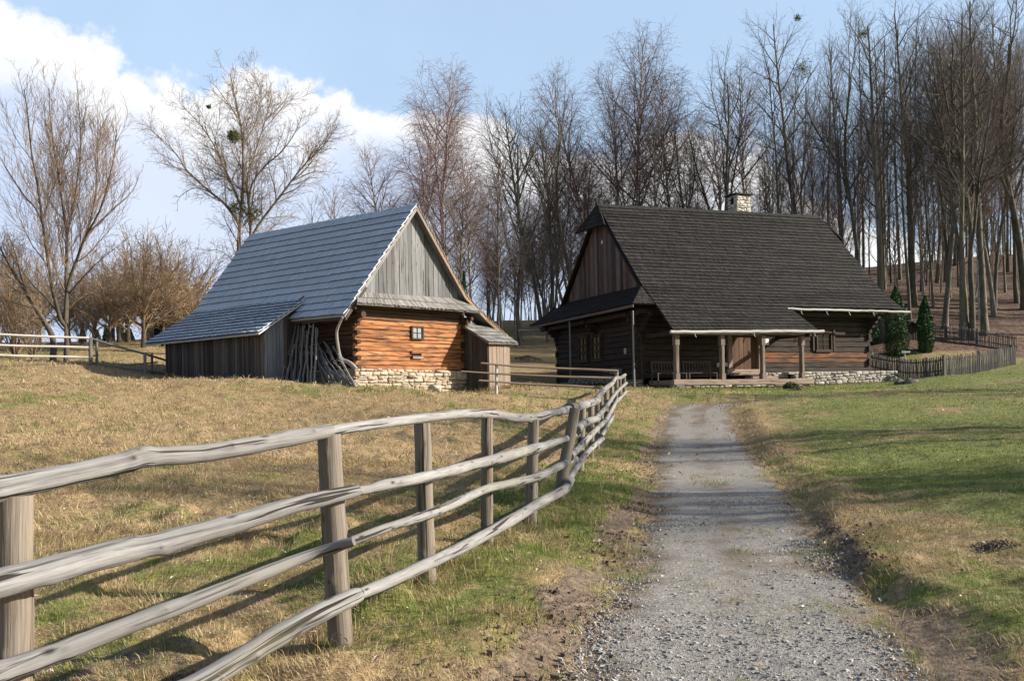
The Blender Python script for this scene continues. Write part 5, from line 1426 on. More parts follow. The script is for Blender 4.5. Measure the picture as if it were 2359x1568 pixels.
# ------------------------------------------------------------------ bare trees
def tubes_fast(mb, branches, k, t=.5):
    """many thin branches at once; branches = list of (pts (n,3), rad (n))"""
    by = {}
    for p, r in branches: by.setdefault(len(p), []).append((p, r))
    for n, lst in by.items():
        P = np.array([p for p, r in lst]); Rr = np.array([r for p, r in lst]); m = len(lst)
        tan = np.gradient(P, axis=1); tan /= np.maximum(1e-9, np.linalg.norm(tan, axis=2, keepdims=True))
        ref = np.where(np.abs(tan[:, :1, 2:]) > .85, np.array([1., 0, 0]), np.array([0, 0, 1.]))
        ref = np.broadcast_to(ref, tan.shape)
        u = np.cross(tan, ref); u /= np.maximum(1e-9, np.linalg.norm(u, axis=2, keepdims=True)); v = np.cross(tan, u)
        a = np.arange(k) / k * 2 * math.pi
        V = P[:, :, None] + Rr[:, :, None, None] * (np.cos(a)[:, None] * u[:, :, None] + np.sin(a)[:, None] * v[:, :, None])
        idx = np.arange(m)[:, None, None] * n * k
        i, j = np.meshgrid(np.arange(n - 1), np.arange(k), indexing='ij'); j2 = (j + 1) % k
        Q = np.stack([i * k + j, i * k + j2, (i + 1) * k + j2, (i + 1) * k + j], -1).reshape(-1, 4)
        mb.addq(V.reshape(-1, 3), Q=(np.arange(m)[:, None, None] * n * k + Q[None]).reshape(-1, 4), t=t, smooth=True)

class Spec:
    def __init__(s, **k): s.__dict__.update(k)

def vperp(d, rr):
    v = Vector((rr.gauss(0, 1), rr.gauss(0, 1), rr.gauss(0, 1)))
    v = v - d * v.dot(d)
    return v.normalized() if v.length > 1e-6 else Vector((1, 0, 0))

def grow(out, sp, rr, p, d, L, r, lev, path=None):
    n = sp.seg[lev]
    if path is not None:
        pts = [Vector(q) for q in path]; n = len(pts) - 1
        tans = [(pts[min(i + 1, n)] - pts[max(i - 1, 0)]).normalized() for i in range(n + 1)]
        L = sum((pts[i + 1] - pts[i]).length for i in range(n))
    else:
        st = L / n; pts = [p.copy()]; tans = [d.copy()]
        for i in range(n):
            d = d + vperp(d, rr) * (sp.wob[lev] * rr.random()) + Vector((0, 0, sp.trop[lev] * (1 if sp.trop[lev] > 0 else (i + 1) / n)))
            d.normalize(); p = p + d * st; pts.append(p.copy()); tans.append(d.copy())
    rad = [max(sp.rmin, r * (1 - (i / n) * sp.taper[lev])) for i in range(n + 1)]
    if lev == 0 and path is None or lev == 0 and getattr(sp, 'flare', 0):
        rad[0] *= 1.35
    out[lev].append((np.array([tuple(q) for q in pts]), np.array(rad)))
    if lev + 1 >= len(sp.seg): return
    nch = sp.nch[lev] * (L if sp.perm[lev] else 1)
    nch = int(nch + rr.random()); az = rr.random() * 6.28; s0 = sp.start[lev]
    for j in range(nch):
        t = s0 + (1 - s0) * (j + rr.random()) / max(1, nch)
        t = min(t, .985); f = t * n; i = min(int(f), n - 1); f -= i
        q = pts[i].lerp(pts[i + 1], f); tg = tans[i].lerp(tans[i + 1], f).normalized()
        az += 2.4 + rr.uniform(-.5, .5)
        u = tg.orthogonal().normalized(); v = tg.cross(u)
        side = u * math.cos(az) + v * math.sin(az)
        an = math.radians(rr.gauss(sp.ang[lev], sp.angv)) * (1 - sp.angt * t)
        dd = (tg * math.cos(an) + side * math.sin(an)).normalized()
        prof = sp.prof[lev]
        lf = prof[0] + (prof[1] - prof[0]) * ((t - s0) / (1 - s0)) if len(prof) == 2 else prof[0] + 4 * (prof[1] - prof[0]) * ((t - s0) / (1 - s0)) * (1 - (t - s0) / (1 - s0)) + (prof[2] - prof[0]) * ((t - s0) / (1 - s0))
        Lc = (L if not sp.absl[lev] else 1) * lf * rr.uniform(.6, 1.25)
        ra = rad[i] + (rad[i + 1] - rad[i]) * f
        rc = min(ra * .72, Lc * sp.rk[lev])
        grow(out, sp, rr, q, dd, Lc, max(rc, sp.rmin), lev + 1)

SP = {
 'forest': Spec(seg=[12, 6, 4, 3], wob=[.11, .28, .35, .4], trop=[.04, .10, .06, .0], taper=[.80, .85, .8, .6], nch=[30, 1.9, 3.2], perm=[0, 1, 1], start=[.30, .18, .12],
                ang=[48, 45, 42], angv=10, angt=.25, prof=[(.10, .30, .10), (.55, .25), (.55, .3)], absl=[0, 0, 0], rk=[.016, .011, .009], rmin=.006),
 'tall': Spec(seg=[14, 6, 4, 3], wob=[.06, .30, .40, .45], trop=[.05, .09, .05, .0], taper=[.80, .85, .8, .6], nch=[36, 2.3, 4.0], perm=[0, 1, 1], start=[.24, .2, .12],
                ang=[50, 46, 44], angv=12, angt=.3, prof=[(.09, .20, .08), (.55, .25), (.55, .3)], absl=[0, 0, 0], rk=[.0125, .0085, .007], rmin=.0048),
 'fork': Spec(seg=[12, 7, 4, 3], wob=[.14, .24, .35, .4], trop=[.03, .22, .1, .02], taper=[.7, .85, .8, .6], nch=[9, 1.9, 3.0], perm=[0, 1, 1], start=[.28, .2, .12],
                ang=[36, 40, 42], angv=8, angt=.1, prof=[(.52, .28), (.40, .18), (.55, .3)], absl=[0, 0, 0], rk=[.017, .011, .009], rmin=.006),
 'birch': Spec(seg=[14, 7, 4, 4], wob=[.08, .16, .25, .3], trop=[.04, .09, -.10, -.42], taper=[.86, .85, .75, .5], nch=[46, 3.4, 6.5], perm=[0, 1, 1], start=[.22, .15, .1],
                ang=[44, 40, 42], angv=9, angt=.3, prof=[(.16, .27, .07), (.45, .22), (.85, .55)], absl=[0, 0, 0], rk=[.012, .009, .007], rmin=.0050),
 'limb': Spec(seg=[8, 6, 4, 3], wob=[.1, .22, .3, .4], trop=[.03, .08, .02, -.05], taper=[.82, .85, .8, .6], nch=[3.2, 4.2, 8.5], perm=[1, 1, 1], start=[.22, .12, .1],
                ang=[40, 40, 42], angv=10, angt=.15, prof=[(.34, .20), (.48, .25), (.6, .35)], absl=[0, 0, 0], rk=[.013, .010, .008], rmin=.0055),
 'willow': Spec(seg=[8, 6, 4, 3], wob=[.1, .2, .3, .3], trop=[.03, .22, .16, .12], taper=[.84, .85, .8, .6], nch=[2.0, 2.9, 5.6], perm=[1, 1, 1], start=[.20, .10, .08],
                ang=[32, 32, 32], angv=9, angt=.1, prof=[(.36, .12), (.50, .34), (.8, .55)], absl=[0, 0, 0], rk=[.009, .007, .006], rmin=.0062),
 'orchard': Spec(seg=[4, 6, 5, 4], wob=[.12, .3, .4, .5], trop=[.02, .10, .05, .02], taper=[.35, .85, .8, .6], nch=[12, 5.2, 6.8], perm=[0, 1, 1], start=[.40, .08, .06],
                ang=[54, 46, 48], angv=16, angt=.3, prof=[(1.6, 1.5), (.42, .24), (.62, .4)], absl=[0, 0, 0], rk=[.018, .012, .008], rmin=.0065),
 'bush': Spec(seg=[3, 8, 4, 3], wob=[.1, .14, .3, .4], trop=[.0, .07, .05, .0], taper=[.2, .85, .8, .6], nch=[34, 2.6, 4.0], perm=[0, 1, 1], start=[.05, .2, .1],
                ang=[20, 30, 34], angv=10, angt=.0, prof=[(12., 9.), (.3, .18), (.6, .35)], absl=[0, 0, 0], rk=[.006, .008, .007], rmin=.006),
}
TWOLIMB = {'orchard': 1, 'bush': 1}

def tree_parts(spec, seed, height=None, r0=None, limbs=None, lean=(0, 0)):
    """returns (trunk mesh builder, crown mesh builder) in local coordinates"""
    rr = random.Random(seed); sp = SP[spec]; out = [[] for _ in sp.seg]
    if limbs is None:
        grow(out, sp, rr, Vector((0, 0, -.25)), Vector((lean[0], lean[1], 1)).normalized(), height, r0, 0)
    else:
        for path, ra in limbs:
            pp, _ = smooth_path(path, np.zeros(len(path)), 3)
            grow(out, sp, rr, None, None, 0, ra, 0, pp)
    tr = MB(); cr = MB()
    tubes_fast(tr, out[0], 9)
    tubes_fast(cr, out[1], 6); tubes_fast(cr, out[2], 4 if len(out[2]) < 1500 else 3)
    tubes_fast(cr, out[3], 3)
    return tr, cr

def plant_tree(name, parts, loc, rz, sc, bark, tw, label, cat='tree', group=None):
    t = thing(name, loc, label, cat, group, rz); t.scale = (sc, sc, sc)
    for mb, nm, m in ((parts[0], 'trunk', bark), (parts[1], 'crown', tw)):
        o = bpy.data.objects.new(nm, mb.mesh(nm, m)); COL.objects.link(o); o.parent = t
    return t

def px_limbs(loc, Y, specs):
    """limbs given as picture polylines at depth Y, pushed to their own depth; returned relative to loc"""
    out = []
    for pix, r0, dz in specs:
        pts = []; n = len(pix)
        for i, (x, y) in enumerate(pix):
            f = i / max(1, n - 1)
            pts.append(at(x, y, Y + dz * f ** 1.2) - loc)
        out.append((np.array(pts), r0))
    return out

def leaf_cloud(mb, pts, s, t, flat=False):
    n = len(pts); a = NR.normal(0, 1, (n, 3)); a /= np.linalg.norm(a, axis=1)[:, None]
    b = np.cross(a, NR.normal(0, 1, (n, 3))); b /= np.linalg.norm(b, axis=1)[:, None]
    s = np.broadcast_to(s, (n,))[:, None]
    V = np.stack([pts - a * s, pts + b * s * .42, pts + a * s, pts - b * s * .42], 1).reshape(-1, 3)
    k = np.arange(n) * 4
    mb.addq(V, Q=np.stack([k, k + 1, k + 2, k + 3], -1), t=np.repeat(t, 4))

def juniper(x, yb, yt, wpx, Y, label):
    b = at(x, yb, Y); b[2] = min(b[2], hz0(b[0], b[1]) + .05); H_ = at(x, yt, Y)[2] - b[2]; R_ = wpx / 2 / FOC * Y
    t = thing('columnar_juniper', b, label, 'shrub', 'columnar junipers by the picket fence')
    n = 9000; u = NR.random(n); h = u * H_
    prof = R_ * np.minimum(1, (.6 + 2.0 * u)) * np.where(u > .55, np.maximum(.03, 1 - ((u - .55) / .46) ** 1.6), 1)
    a = NR.random(n) * 6.28; lump = 1 + .42 * (fbm(a * 2.6 + x, h * 1.9, 3, 7) - .5) * 2
    rr_ = prof * lump * np.sqrt(NR.uniform(.45, 1, n))
    P_ = np.stack([np.cos(a) * rr_, np.sin(a) * rr_, h + .1], -1)
    tn = np.clip(.45 + (fbm(a * 4, h * 3.2, 3, 9) - .5) * 1.6 + NR.normal(0, .18, n), 0, 1)
    mb = MB(); leaf_cloud(mb, P_ + b, NR.uniform(.035, .085, n), tn)
    m = 1500; h2 = NR.random(m) * H_ * .96     # upright sprigs breaking the outline
    mb.build('foliage', M['juniper'], t)
    mb = MB(); tube(mb, [b - [0, 0, .2], b + [0, 0, H_ * .5], b + [0, 0, H_ * .9]], [.08, .06, .02], 7); mb.build('trunk', M['bark_brown'], t)

def spruce(x, yb, yt, wpx, Y, label):
    b = at(x, yb, Y); H_ = at(x, yt, Y)[2] - b[2]; R_ = wpx / 2 / FOC * Y
    b[2] = min(b[2], hz0(b[0], b[1]))
    t = thing('young_spruce', b, label, 'tree', 'young spruces at the far edge of the orchard')
    n = 2600; u = NR.random(n) ** .8; a = NR.random(n) * 6.28
    tier = (u * 9) % 1; rr_ = R_ * (1 - u) * (.55 + .45 * (1 - tier)) * np.sqrt(NR.random(n)) * 1.1
    P_ = np.stack([np.cos(a) * rr_, np.sin(a) * rr_, u * H_ + .1 - rr_ * .25], -1)
    mb = MB(); leaf_cloud(mb, P_ + b, .12, np.clip(NR.normal(.4, .25, n), 0, 1)); mb.build('foliage', M['spruce'], t)
    mb = MB(); tube(mb, [b - [0, 0, .2], b + [0, 0, H_ * .9]], [.07, .02], 6); mb.build('trunk', M['bark_brown'], t)

def mistletoe(x, y, Y, rpx, n, label):
    c = at(x, y, Y); R_ = rpx / FOC * Y
    t = thing('mistletoe', c, label, 'mistletoe', 'mistletoe balls in the bare crowns')
    d = NR.normal(0, 1, (n, 3)); d /= np.linalg.norm(d, axis=1)[:, None]
    r = R_ * NR.uniform(.25, 1, n) ** .5 * (1 + .3 * NR.normal(0, 1, n) * .5)
    mb = MB(); leaf_cloud(mb, c + d * r[:, None], NR.uniform(.03, .075, n) * max(1, R_ / .5) ** .3, np.clip(NR.normal(.5, .3, n), 0, 1)); mb.build('foliage', M['mistletoe'], t)
    mb = MB(); br = []
    for i in range(60):
        q = d[i] * R_ * .8; br.append((np.array([c, c + q * .5 + NR.normal(0, .03, 3), c + q]), np.array([.012, .008, .005])))
    tubes_fast(mb, br, 4); mb.build('stems', M['mistletoe'], t)

def make_trees():
    # ---- the willow at the left edge
    Y = 44.0; loc = at(154, 834, Y); loc[2] = hz0(loc[0], loc[1])
    lim = px_limbs(loc, Y, [
        ([(154, 840), (154, 800), (152, 760), (148, 735)], 0.178, 0),
        ([(150, 750), (139, 735), (130, 700), (122, 671), (110, 597), (98, 509), (86, 421), (73, 353), (64, 265), (55, 205)], 0.112, -2.5),
        ([(100, 520), (82, 480), (59, 455), (29, 411), (0, 362), (-15, 330)], 0.053, -2),
        ([(152, 745), (154, 705), (152, 631), (154, 543), (142, 460), (132, 387), (117, 289), (113, 205)], 0.099, 1.5),
        ([(154, 600), (154, 543), (166, 490), (181, 392), (186, 314), (178, 205)], 0.073, 3),
        ([(150, 740), (156, 660), (181, 587), (196, 548), (230, 485), (249, 421), (264, 353), (268, 300)], 0.086, -1.5),
        ([(190, 560), (215, 525), (274, 470), (305, 440), (322, 400)], 0.050, 2.5),
        ([(156, 680), (190, 640), (230, 600), (280, 560)], 0.040, -2),
        ([(150, 720), (180, 690), (215, 672), (260, 668)], 0.036, 1.5),
        ([(145, 735), (110, 690), (70, 650), (35, 600), (10, 560)], 0.056, 3),
        ([(98, 509), (120, 440), (160, 330), (160, 230)], 0.040, 3.5), ([(181, 587), (215, 480), (225, 350), (225, 240)], 0.046, 2.5)])
    plant_tree('willow_tree', tree_parts('willow', 1, limbs=lim), loc, 0, 1, M['bark_brown'], M['twig_tan'], 'big tan-twigged willow with upswept limbs behind the far left fence')
    # leaning companion
    Y = 43; loc = at(122, 830, Y); loc[2] = hz0(loc[0], loc[1])
    lim = px_limbs(loc, Y, [([(122, 836), (122, 780), (101, 740), (70, 691), (45, 650), (20, 610), (-5, 560)], .16, 1), ([(60, 675), (40, 600), (20, 540)], .06, -1)])
    plant_tree('leaning_tree', tree_parts('limb', 2, limbs=lim), loc, 0, 1, M['bark_brown'], M['twig_orchard'], 'leaning tree whose trunk slants to the left picture edge beside the willow')
    # ---- the wide tree behind the barn
    Y = 49.0; loc = at(556, 770, Y); loc[2] = hz0(loc[0], loc[1])
    lim = px_limbs(loc, Y, [
        ([(556, 790), (552, 680), (550, 573), (553, 509), (557, 460)], 0.186, 0),
        ([(557, 470), (561, 411), (560, 338), (553, 279), (541, 225), (530, 170)], 0.099, 1),
        ([(552, 520), (543, 504), (518, 470), (489, 446), (455, 416), (430, 392), (411, 362), (381, 328), (345, 298)], 0.087, -2.5),
        ([(554, 480), (550, 460), (528, 411), (509, 372), (489, 328), (458, 284), (420, 245)], 0.068, 2.0),
        ([(558, 600), (570, 570), (577, 538), (572, 460), (570, 411), (587, 353), (611, 279), (626, 222)], 0.093, 3),
        ([(573, 470), (580, 425), (611, 382), (645, 353), (675, 314), (694, 272)], 0.062, -2),
        ([(560, 590), (587, 533), (616, 490), (650, 446), (680, 406), (704, 377), (743, 338), (768, 305)], 0.087, -1),
        ([(672, 418), (719, 397), (750, 395), (772, 400)], 0.037, 1.5),
        ([(489, 446), (462, 434), (440, 436), (418, 450), (404, 470)], 0.034, 1),
        ([(430, 392), (400, 385), (370, 375), (350, 372)], 0.031, -1.5),
        ([(606, 505), (640, 500), (670, 498), (700, 508)], 0.034, 2), ([(560, 338), (590, 280), (600, 210), (575, 165)], 0.043, 2.5), ([(553, 279), (520, 230), (490, 190)], 0.037, -2),
        ([(611, 279), (650, 240), (665, 215)], 0.037, 1), ([(555, 620), (520, 585), (490, 575), (455, 590)], 0.031, -1)])
    plant_tree('wide_tree', tree_parts('limb', 3, limbs=lim), loc, 0, 1, M['bark_grey'], M['twig_tan'], 'wide spreading bare tree with a round mistletoe ball behind the barn ridge')
    mistletoe(538, 314, 49, 15, 900, 'dense round mistletoe ball high in the wide tree behind the barn')
    mistletoe(574, 492, 49.5, 33, 620, 'large loose mistletoe clump low in the wide tree above the barn ridge')
    mistletoe(539, 478, 48.5, 14, 260, 'small loose mistletoe clump on the left limb above the barn ridge')
    mistletoe(481, 246, 49, 5, 120, 'tiny yellowish mistletoe tuft near the top of the wide tree')
    # thin saplings right of it above the ridge
    sp = [tree_parts('tall', 40 + i, 7.5, .05) for i in range(2)]
    for i, x in enumerate((722, 748, 772, 795)):
        b = at(x, 640, 52); b[2] = hz0(b[0], b[1])
        plant_tree('sapling', sp[i % 2], b, i * 1.7, (at(x, (455, 430, 440, 470)[i], 52)[2] - b[2]) / 7.5, M['bark_grey'], M['twig_tan'], 'thin sapling with upright twigs showing above the barn ridge', 'sapling', 'saplings above the barn ridge')
    # ---- orchard and bushes on the left
    orc = [tree_parts('orchard', 60 + i, 1.9, .12) for i in range(3)]
    OL = ['orchard tree with a short trunk and low brown crown, left one behind the slanting fence', 'orchard tree with a short leaning trunk, right one nearest the barn corner', None]
    first = {}
    for i, (x, yb, yt, Y, v, l) in enumerate(((252, 791, 575, 52, 0, OL[0]), (331, 796, 535, 51, 1, OL[1]), (296, 785, 520, 57, 2, None), (375, 785, 525, 58, 0, None), (425, 785, 550, 58, 2, None), (215, 790, 590, 58, 1, None), (460, 780, 595, 55, 1, None), (350, 785, 545, 55, 2, None), (490, 780, 640, 60, 0, None), (275, 785, 560, 62, 1, None), (90, 800, 560, 60, 1, None), (30, 800, 545, 60, 0, None), (340, 780, 525, 64, 2, None), (260, 780, 570, 66, 1, None), (160, 790, 600, 62, 2, None), (400, 780, 600, 66, 1, None))):
        b = at(x, yb, Y); b[2] = hz0(b[0], b[1]); sc = (at(x, yt, Y)[2] - b[2]) / 5.0
        lab = l or 'brown bushy orchard tree in the thicket between willow and barn'
        if v in first: copy_thing(first[v], b, i * 2.1, sc, lab, 'tree', 'orchard trees left of the barn')
        else: first[v] = plant_tree('orchard_tree', orc[v], b, i * 2.1, sc, M['bark_brown'], M['twig_orchard'], lab, 'tree', 'orchard trees left of the barn')
    bu = tree_parts('bush', 71, .35, .10); fb = None
    for i, (x, yb, yt, Y, l) in enumerate(((35, 824, 560, 47, 'tall multi-stemmed bush at the far left behind the pale fence'), (76, 823, 620, 46, 'smaller multi-stemmed bush between the far left bush and the willow'), (190, 806, 650, 60, 'low twiggy bush in the far thicket right of the willow'), (-10, 815, 560, 52, 'twiggy bush cut by the left picture edge'))):
        b = at(x, yb, Y); b[2] = hz0(b[0], b[1]); sc = (at(x, yt, Y)[2] - b[2]) / 4.6
        if fb: copy_thing(fb, b, i * 1.3, sc, l, 'bush')
        else: fb = plant_tree('bare_bush', bu, b, 0, sc, M['bark_brown'], M['twig_orchard'], l, 'bush')
    for x, yb, yt, w, Y, l in ((331 - 141, 775, 735, 18, 70, 'small dark spruce seen beneath the willow branches'), (196 + 28, 776, 752, 22, 70, 'low spruce second from the left under the orchard branches'), (245, 776, 740, 24, 71, 'low spruce beside the orchard trunk'), (281, 777, 745, 26, 71, 'wide low spruce between the two orchard trunks'), (300, 777, 752, 26, 72, 'low spruce nearest the distant shed')):
        spruce(x, yb, yt, w, Y, l)

    # ---- birches and alders behind the barn and between the houses
    bir = [tree_parts('birch', 80 + i, 18, .15) for i in range(4)]
    fo = [tree_parts('forest', 90 + i, 18, .19) for i in range(3)]
    ta = [tree_parts('tall', 100 + i, 21, .20) for i in range(4)]
    fk = [tree_parts('fork', 110 + i, 20, .21) for i in range(3)]
    VAR = {'birch': ('birch_tree', bir, 18, 'bark_birch', 'twig_birch'), 'forest': ('forest_tree', fo, 18, 'bark_grey', 'twig_grey'), 'tall': ('forest_tree', ta, 21, 'bark', 'twig_dark'), 'fork': ('forked_tree', fk, 20, 'bark', 'twig_dark')}
    done = {}; cnt = [0]
    HGT = {(k, i): float(np.percentile(np.concatenate(t[1].V)[:, 2], 98.0)) for k, q in VAR.items() for i, t in enumerate(q[1])}
    def put(kind, v, x, yb, yt, Y, label, group=None, fat=1.0, rz=None, lean=None):
        nm, lst, h, bk, tw = VAR[kind]; v %= len(lst)
        b = at(x, yb, Y); b[2] = hz0(b[0], b[1]); top = at(x, yt, Y)[2]
        h = HGT[(kind, v)]; sc = (top - b[2]) / h; cnt[0] += 1
        rz = cnt[0] * 2.399 if rz is None else rz
        lean = lean or (RND.gauss(0, .02), RND.gauss(0, .02))
        key = (kind, v)
        if key in done:
            c = copy_thing(done[key], b, rz, (sc * fat, sc * fat, sc), label, 'tree', group)
        else:
            c = plant_tree(nm, lst[v], b, rz, sc, M[bk], M[tw], label, 'tree', group); c.scale = (sc * fat, sc * fat, sc); done[key] = c
            if group is None and 'group' in c: del c['group']
        c.rotation_euler = (lean[0], lean[1], rz)
        return c
    put('birch', 0, 1018, 745, 176, 60, 'slender birch with the taller crown right behind the barn ridge', fat=1.15)
    put('birch', 1, 952, 750, 192, 61, 'birch left of its taller twin above the barn ridge', fat=1.2)
    put('birch', 2, 1085, 745, 330, 63, 'shorter birch right of the barn apex with drooping twigs', fat=1.3)
    put('birch', 3, 905, 750, 330, 64, 'low drooping birch left of the barn apex', fat=1.35)
    put('forest', 0, 1070, 745, 420, 58, 'dark twiggy tree close behind the right barn verge', fat=1.3)
    put('forest', 1, 1158, 737, 360, 66, 'leaning alder at the left of the row between the buildings', lean=(0, -.05))
    put('fork', 0, 1196, 732, 260, 68, 'forked alder with several stems between barn and farmhouse', fat=1.1)
    put('forest', 2, 1248, 728, 232, 72, 'straight dark alder midway between the barn and the farmhouse')
    put('forest', 0, 1272, 720, 250, 70, 'mossy-stemmed alder just left of the farmhouse eave', fat=1.1)
    put('fork', 1, 1326, 700, 160, 70, 'tall forked tree rising behind the left farmhouse gable', fat=1.1)
    put('birch', 1, 1365, 690, 190, 74, 'birch behind the left farmhouse gable with pale stem', fat=1.2)
    put('birch', 0, 1464, 690, 70, 72, 'tallest white-stemmed birch above the farmhouse roof', fat=1.15)
    put('birch', 2, 1420, 690, 140, 76, 'birch left of the tallest one above the farmhouse roof', fat=1.1)
    put('birch', 3, 1540, 690, 138, 74, 'birch with reddish crown right of the tallest birch', fat=1.15)
    put('forest', 1, 1502, 690, 260, 70, 'dark twin-stemmed tree under the birch crowns over the ridge')
    put('fork', 2, 1606, 690, 215, 72, 'crooked dark tree left of the chimney', lean=(0, -.04))
    put('fork', 0, 1674, 690, 112, 70, 'tall open-crowned tree right behind the chimney', fat=1.05)
    put('birch', 1, 1735, 690, 118, 78, 'reddish twiggy birch right of the chimney', fat=1.2)
    mid = 'bare trees on the slope behind the buildings'
    for i in range(28):
        x = RND.uniform(1120, 1800); Y = RND.uniform(72, 98); yt = 905 - (905 - np.interp(x, [1120, 1300, 1450, 1800], [430, 290, 240, 240])) * RND.uniform(.62, 1.0)
        put(RND.choice(['forest', 'birch', 'forest', 'fork', 'tall']), i, x, 720, yt, Y, 'slim bare tree in the row on the slope behind the buildings', mid, RND.uniform(.9, 1.2))
    for i in range(9):
        x = RND.uniform(1040, 1330); Y = RND.uniform(62, 80)
        put(RND.choice(['forest', 'forest', 'orchard2'][:2]), i, x, 730, RND.uniform(470, 600), Y, 'low bare tree in the undergrowth row between barn and farmhouse', 'low trees between the buildings', RND.uniform(1.1, 1.5))
    # ---- the wood on the hill
    sign = [('tall', 0, 1847, 690, 28, 70, 'tall bare tree with a mistletoe-hung top right of the chimney', 1.0), ('fork', 1, 1985, 690, 5, 66, 'tallest forked tree above the right end of the farmhouse roof', 1.0), ('tall', 1, 2031, 772, 30, 57.5, 'thick mossy trunk rising right behind the farmhouse corner', 1.2),
            ('tall', 2, 2096, 735, 150, 62.5, 'slender straight trunk behind the wide juniper', .75), ('tall', 3, 2105, 702, 20, 67, 'stout trunk with a mossy root flare up the leaf-covered bank', 1.15), ('birch', 2, 2127, 686, 210, 70, 'thin pale trunk above the narrow juniper', .6),
            ('forest', 1, 2176, 758, 60, 60, 'mossy-footed trunk alone on the leaf litter', 1.0), ('tall', 3, 2217, 782, 20, 57, 'dark trunk of a close pair, left one', 1.0), ('tall', 0, 2229, 784, 90, 57.2, 'darkest leaning trunk of the close pair', .95), ('fork', 0, 2240, 781, 40, 57, 'multi-stemmed trunk right of the close dark pair', 1.0),
            ('birch', 0, 2259, 733, 120, 63, 'white patched trunk behind the multi-stemmed one', .8), ('tall', 1, 2269, 771, -10, 58.5, 'big straight trunk with green moss at its foot', 1.1), ('forest', 2, 2291, 730, 60, 64, 'slim V-forked trunk halfway up the bank', .8), ('forest', 0, 2343, 700, 50, 68, 'small crooked trunk near the right edge of the bank', .8),
            ('fork', 1, 2362, 664, -60, 66, 'heavy leaning tree cut by the right picture edge', 1.4), ('birch', 3, 2217, 660, 200, 76, 'pale trunk far up the bank between darker ones', .7)]
    for k, v, x, yb, yt, Y, l, fat in sign: put(k, v, x, yb, yt, Y, l, None, fat, lean=(0, 0) if x in (1847, 1985) else None)
    for i in range(78):
        x = RND.uniform(1740, 2420); Y = RND.uniform(62, 104) if x < 2040 else RND.uniform(66, 104)
        yt = np.interp(x, [1740, 1850, 2000, 2200, 2400], [170, 90, 20, 10, -10]) + 300 * RND.random() ** .9
        put(RND.choice(['tall', 'tall', 'forest', 'tall', 'tall', 'birch', 'fork']), i, x, 700, yt, Y, 'bare forest tree in the dense wood on the leaf-covered hill', 'bare trees in the wood on the hill', RND.uniform(.45, .82))
    sapl = tree_parts('forest', 140, 8, .055); fs = None      # young growth between the trunks
    for i in range(75):
        x = RND.uniform(1800, 2400) if i < 50 else RND.uniform(1100, 1320); Y = RND.uniform(62, 92) if i < 50 else RND.uniform(76, 90)
        if 2010 < x < 2360 and Y < 66: Y += 8
        b = at(x, 700, Y); b[2] = hz0(b[0], b[1]); sc = RND.uniform(.5, 1.15); lab = 'thin sapling in the undergrowth of the bare wood'
        if fs: copy_thing(fs, b, i * 2.0, sc, lab, 'sapling', 'saplings in the undergrowth', rot=(RND.gauss(0, .08), RND.gauss(0, .08), i * 2.0))
        else: fs = plant_tree('sapling', sapl, b, 0, sc, M['bark_grey'], M['twig_grey'], lab, 'sapling', 'saplings in the undergrowth')
    mistletoe(1849, 160, 69, 26, 420, 'ragged mistletoe clump in the wood right of the chimney')
    mistletoe(1838, 42, 70, 9, 160, 'small mistletoe tuft at a tree top right of the chimney')
    mistletoe(1990, 78, 66, 12, 160, 'faint mistletoe tuft in the tallest forked tree')
    # trees standing beyond the right picture edge; their shadows cross the track and the lawn
    dense = [tree_parts('tall', 130 + i, 18, .22) for i in range(2)]; fd = {}
    for i, (X, Yw, hgt) in enumerate(SHADE):
        b = (X, Yw, hz0(X, Yw)); v = i % 2; lab = 'broad bare tree beside the lawn beyond the right picture edge'
        if v in fd: copy_thing(fd[v], b, i * 1.9, hgt / 18, lab, 'tree', 'trees beside the lawn')
        else: fd[v] = plant_tree('lawn_tree', dense[v], b, i * 1.9, hgt / 18, M['bark'], M['twig_dark'], lab, 'tree', 'trees beside the lawn')
    for i, (X, Yw) in enumerate(((44, 58), (50, 63), (56, 60), (47, 68), (62, 68), (55, 73), (66, 61), (49, 77), (60, 78), (71, 74), (43, 64), (76, 66))):
        copy_thing(done[('tall', i % 4)], (X, Yw, hz0(X, Yw)), i * 1.3, 1.0 - .02 * i, 'bare hillside tree beyond the right picture edge', 'tree', 'hillside trees beyond the picture')
    # ---- evergreens near the house
    juniper(2066, 838, 664, 50, 54.5, 'widest dark green columnar juniper behind the picket fence')
    juniper(2133, 832, 686, 34, 54.5, 'narrow columnar juniper at the right beside the little shed')
    juniper(2011, 830, 730, 24, 57, 'columnar juniper half hidden by the farmhouse corner')
    juniper(1071, 745, 628, 17, 55, 'slim green conifer showing behind the right barn verge')
SHADE = [(28, 11.0, 17), (36, 12.6, 20), (42, 10.2, 22), (31, 12.4, 16), (46, 11.6, 25), (30, 20.8, 15), (37, 22.5, 19), (43, 21.2, 21), (34, 33.5, 13), (38, 35, 14), (45, 32, 17), (48, 21.0, 23), (29, 34.5, 10)]
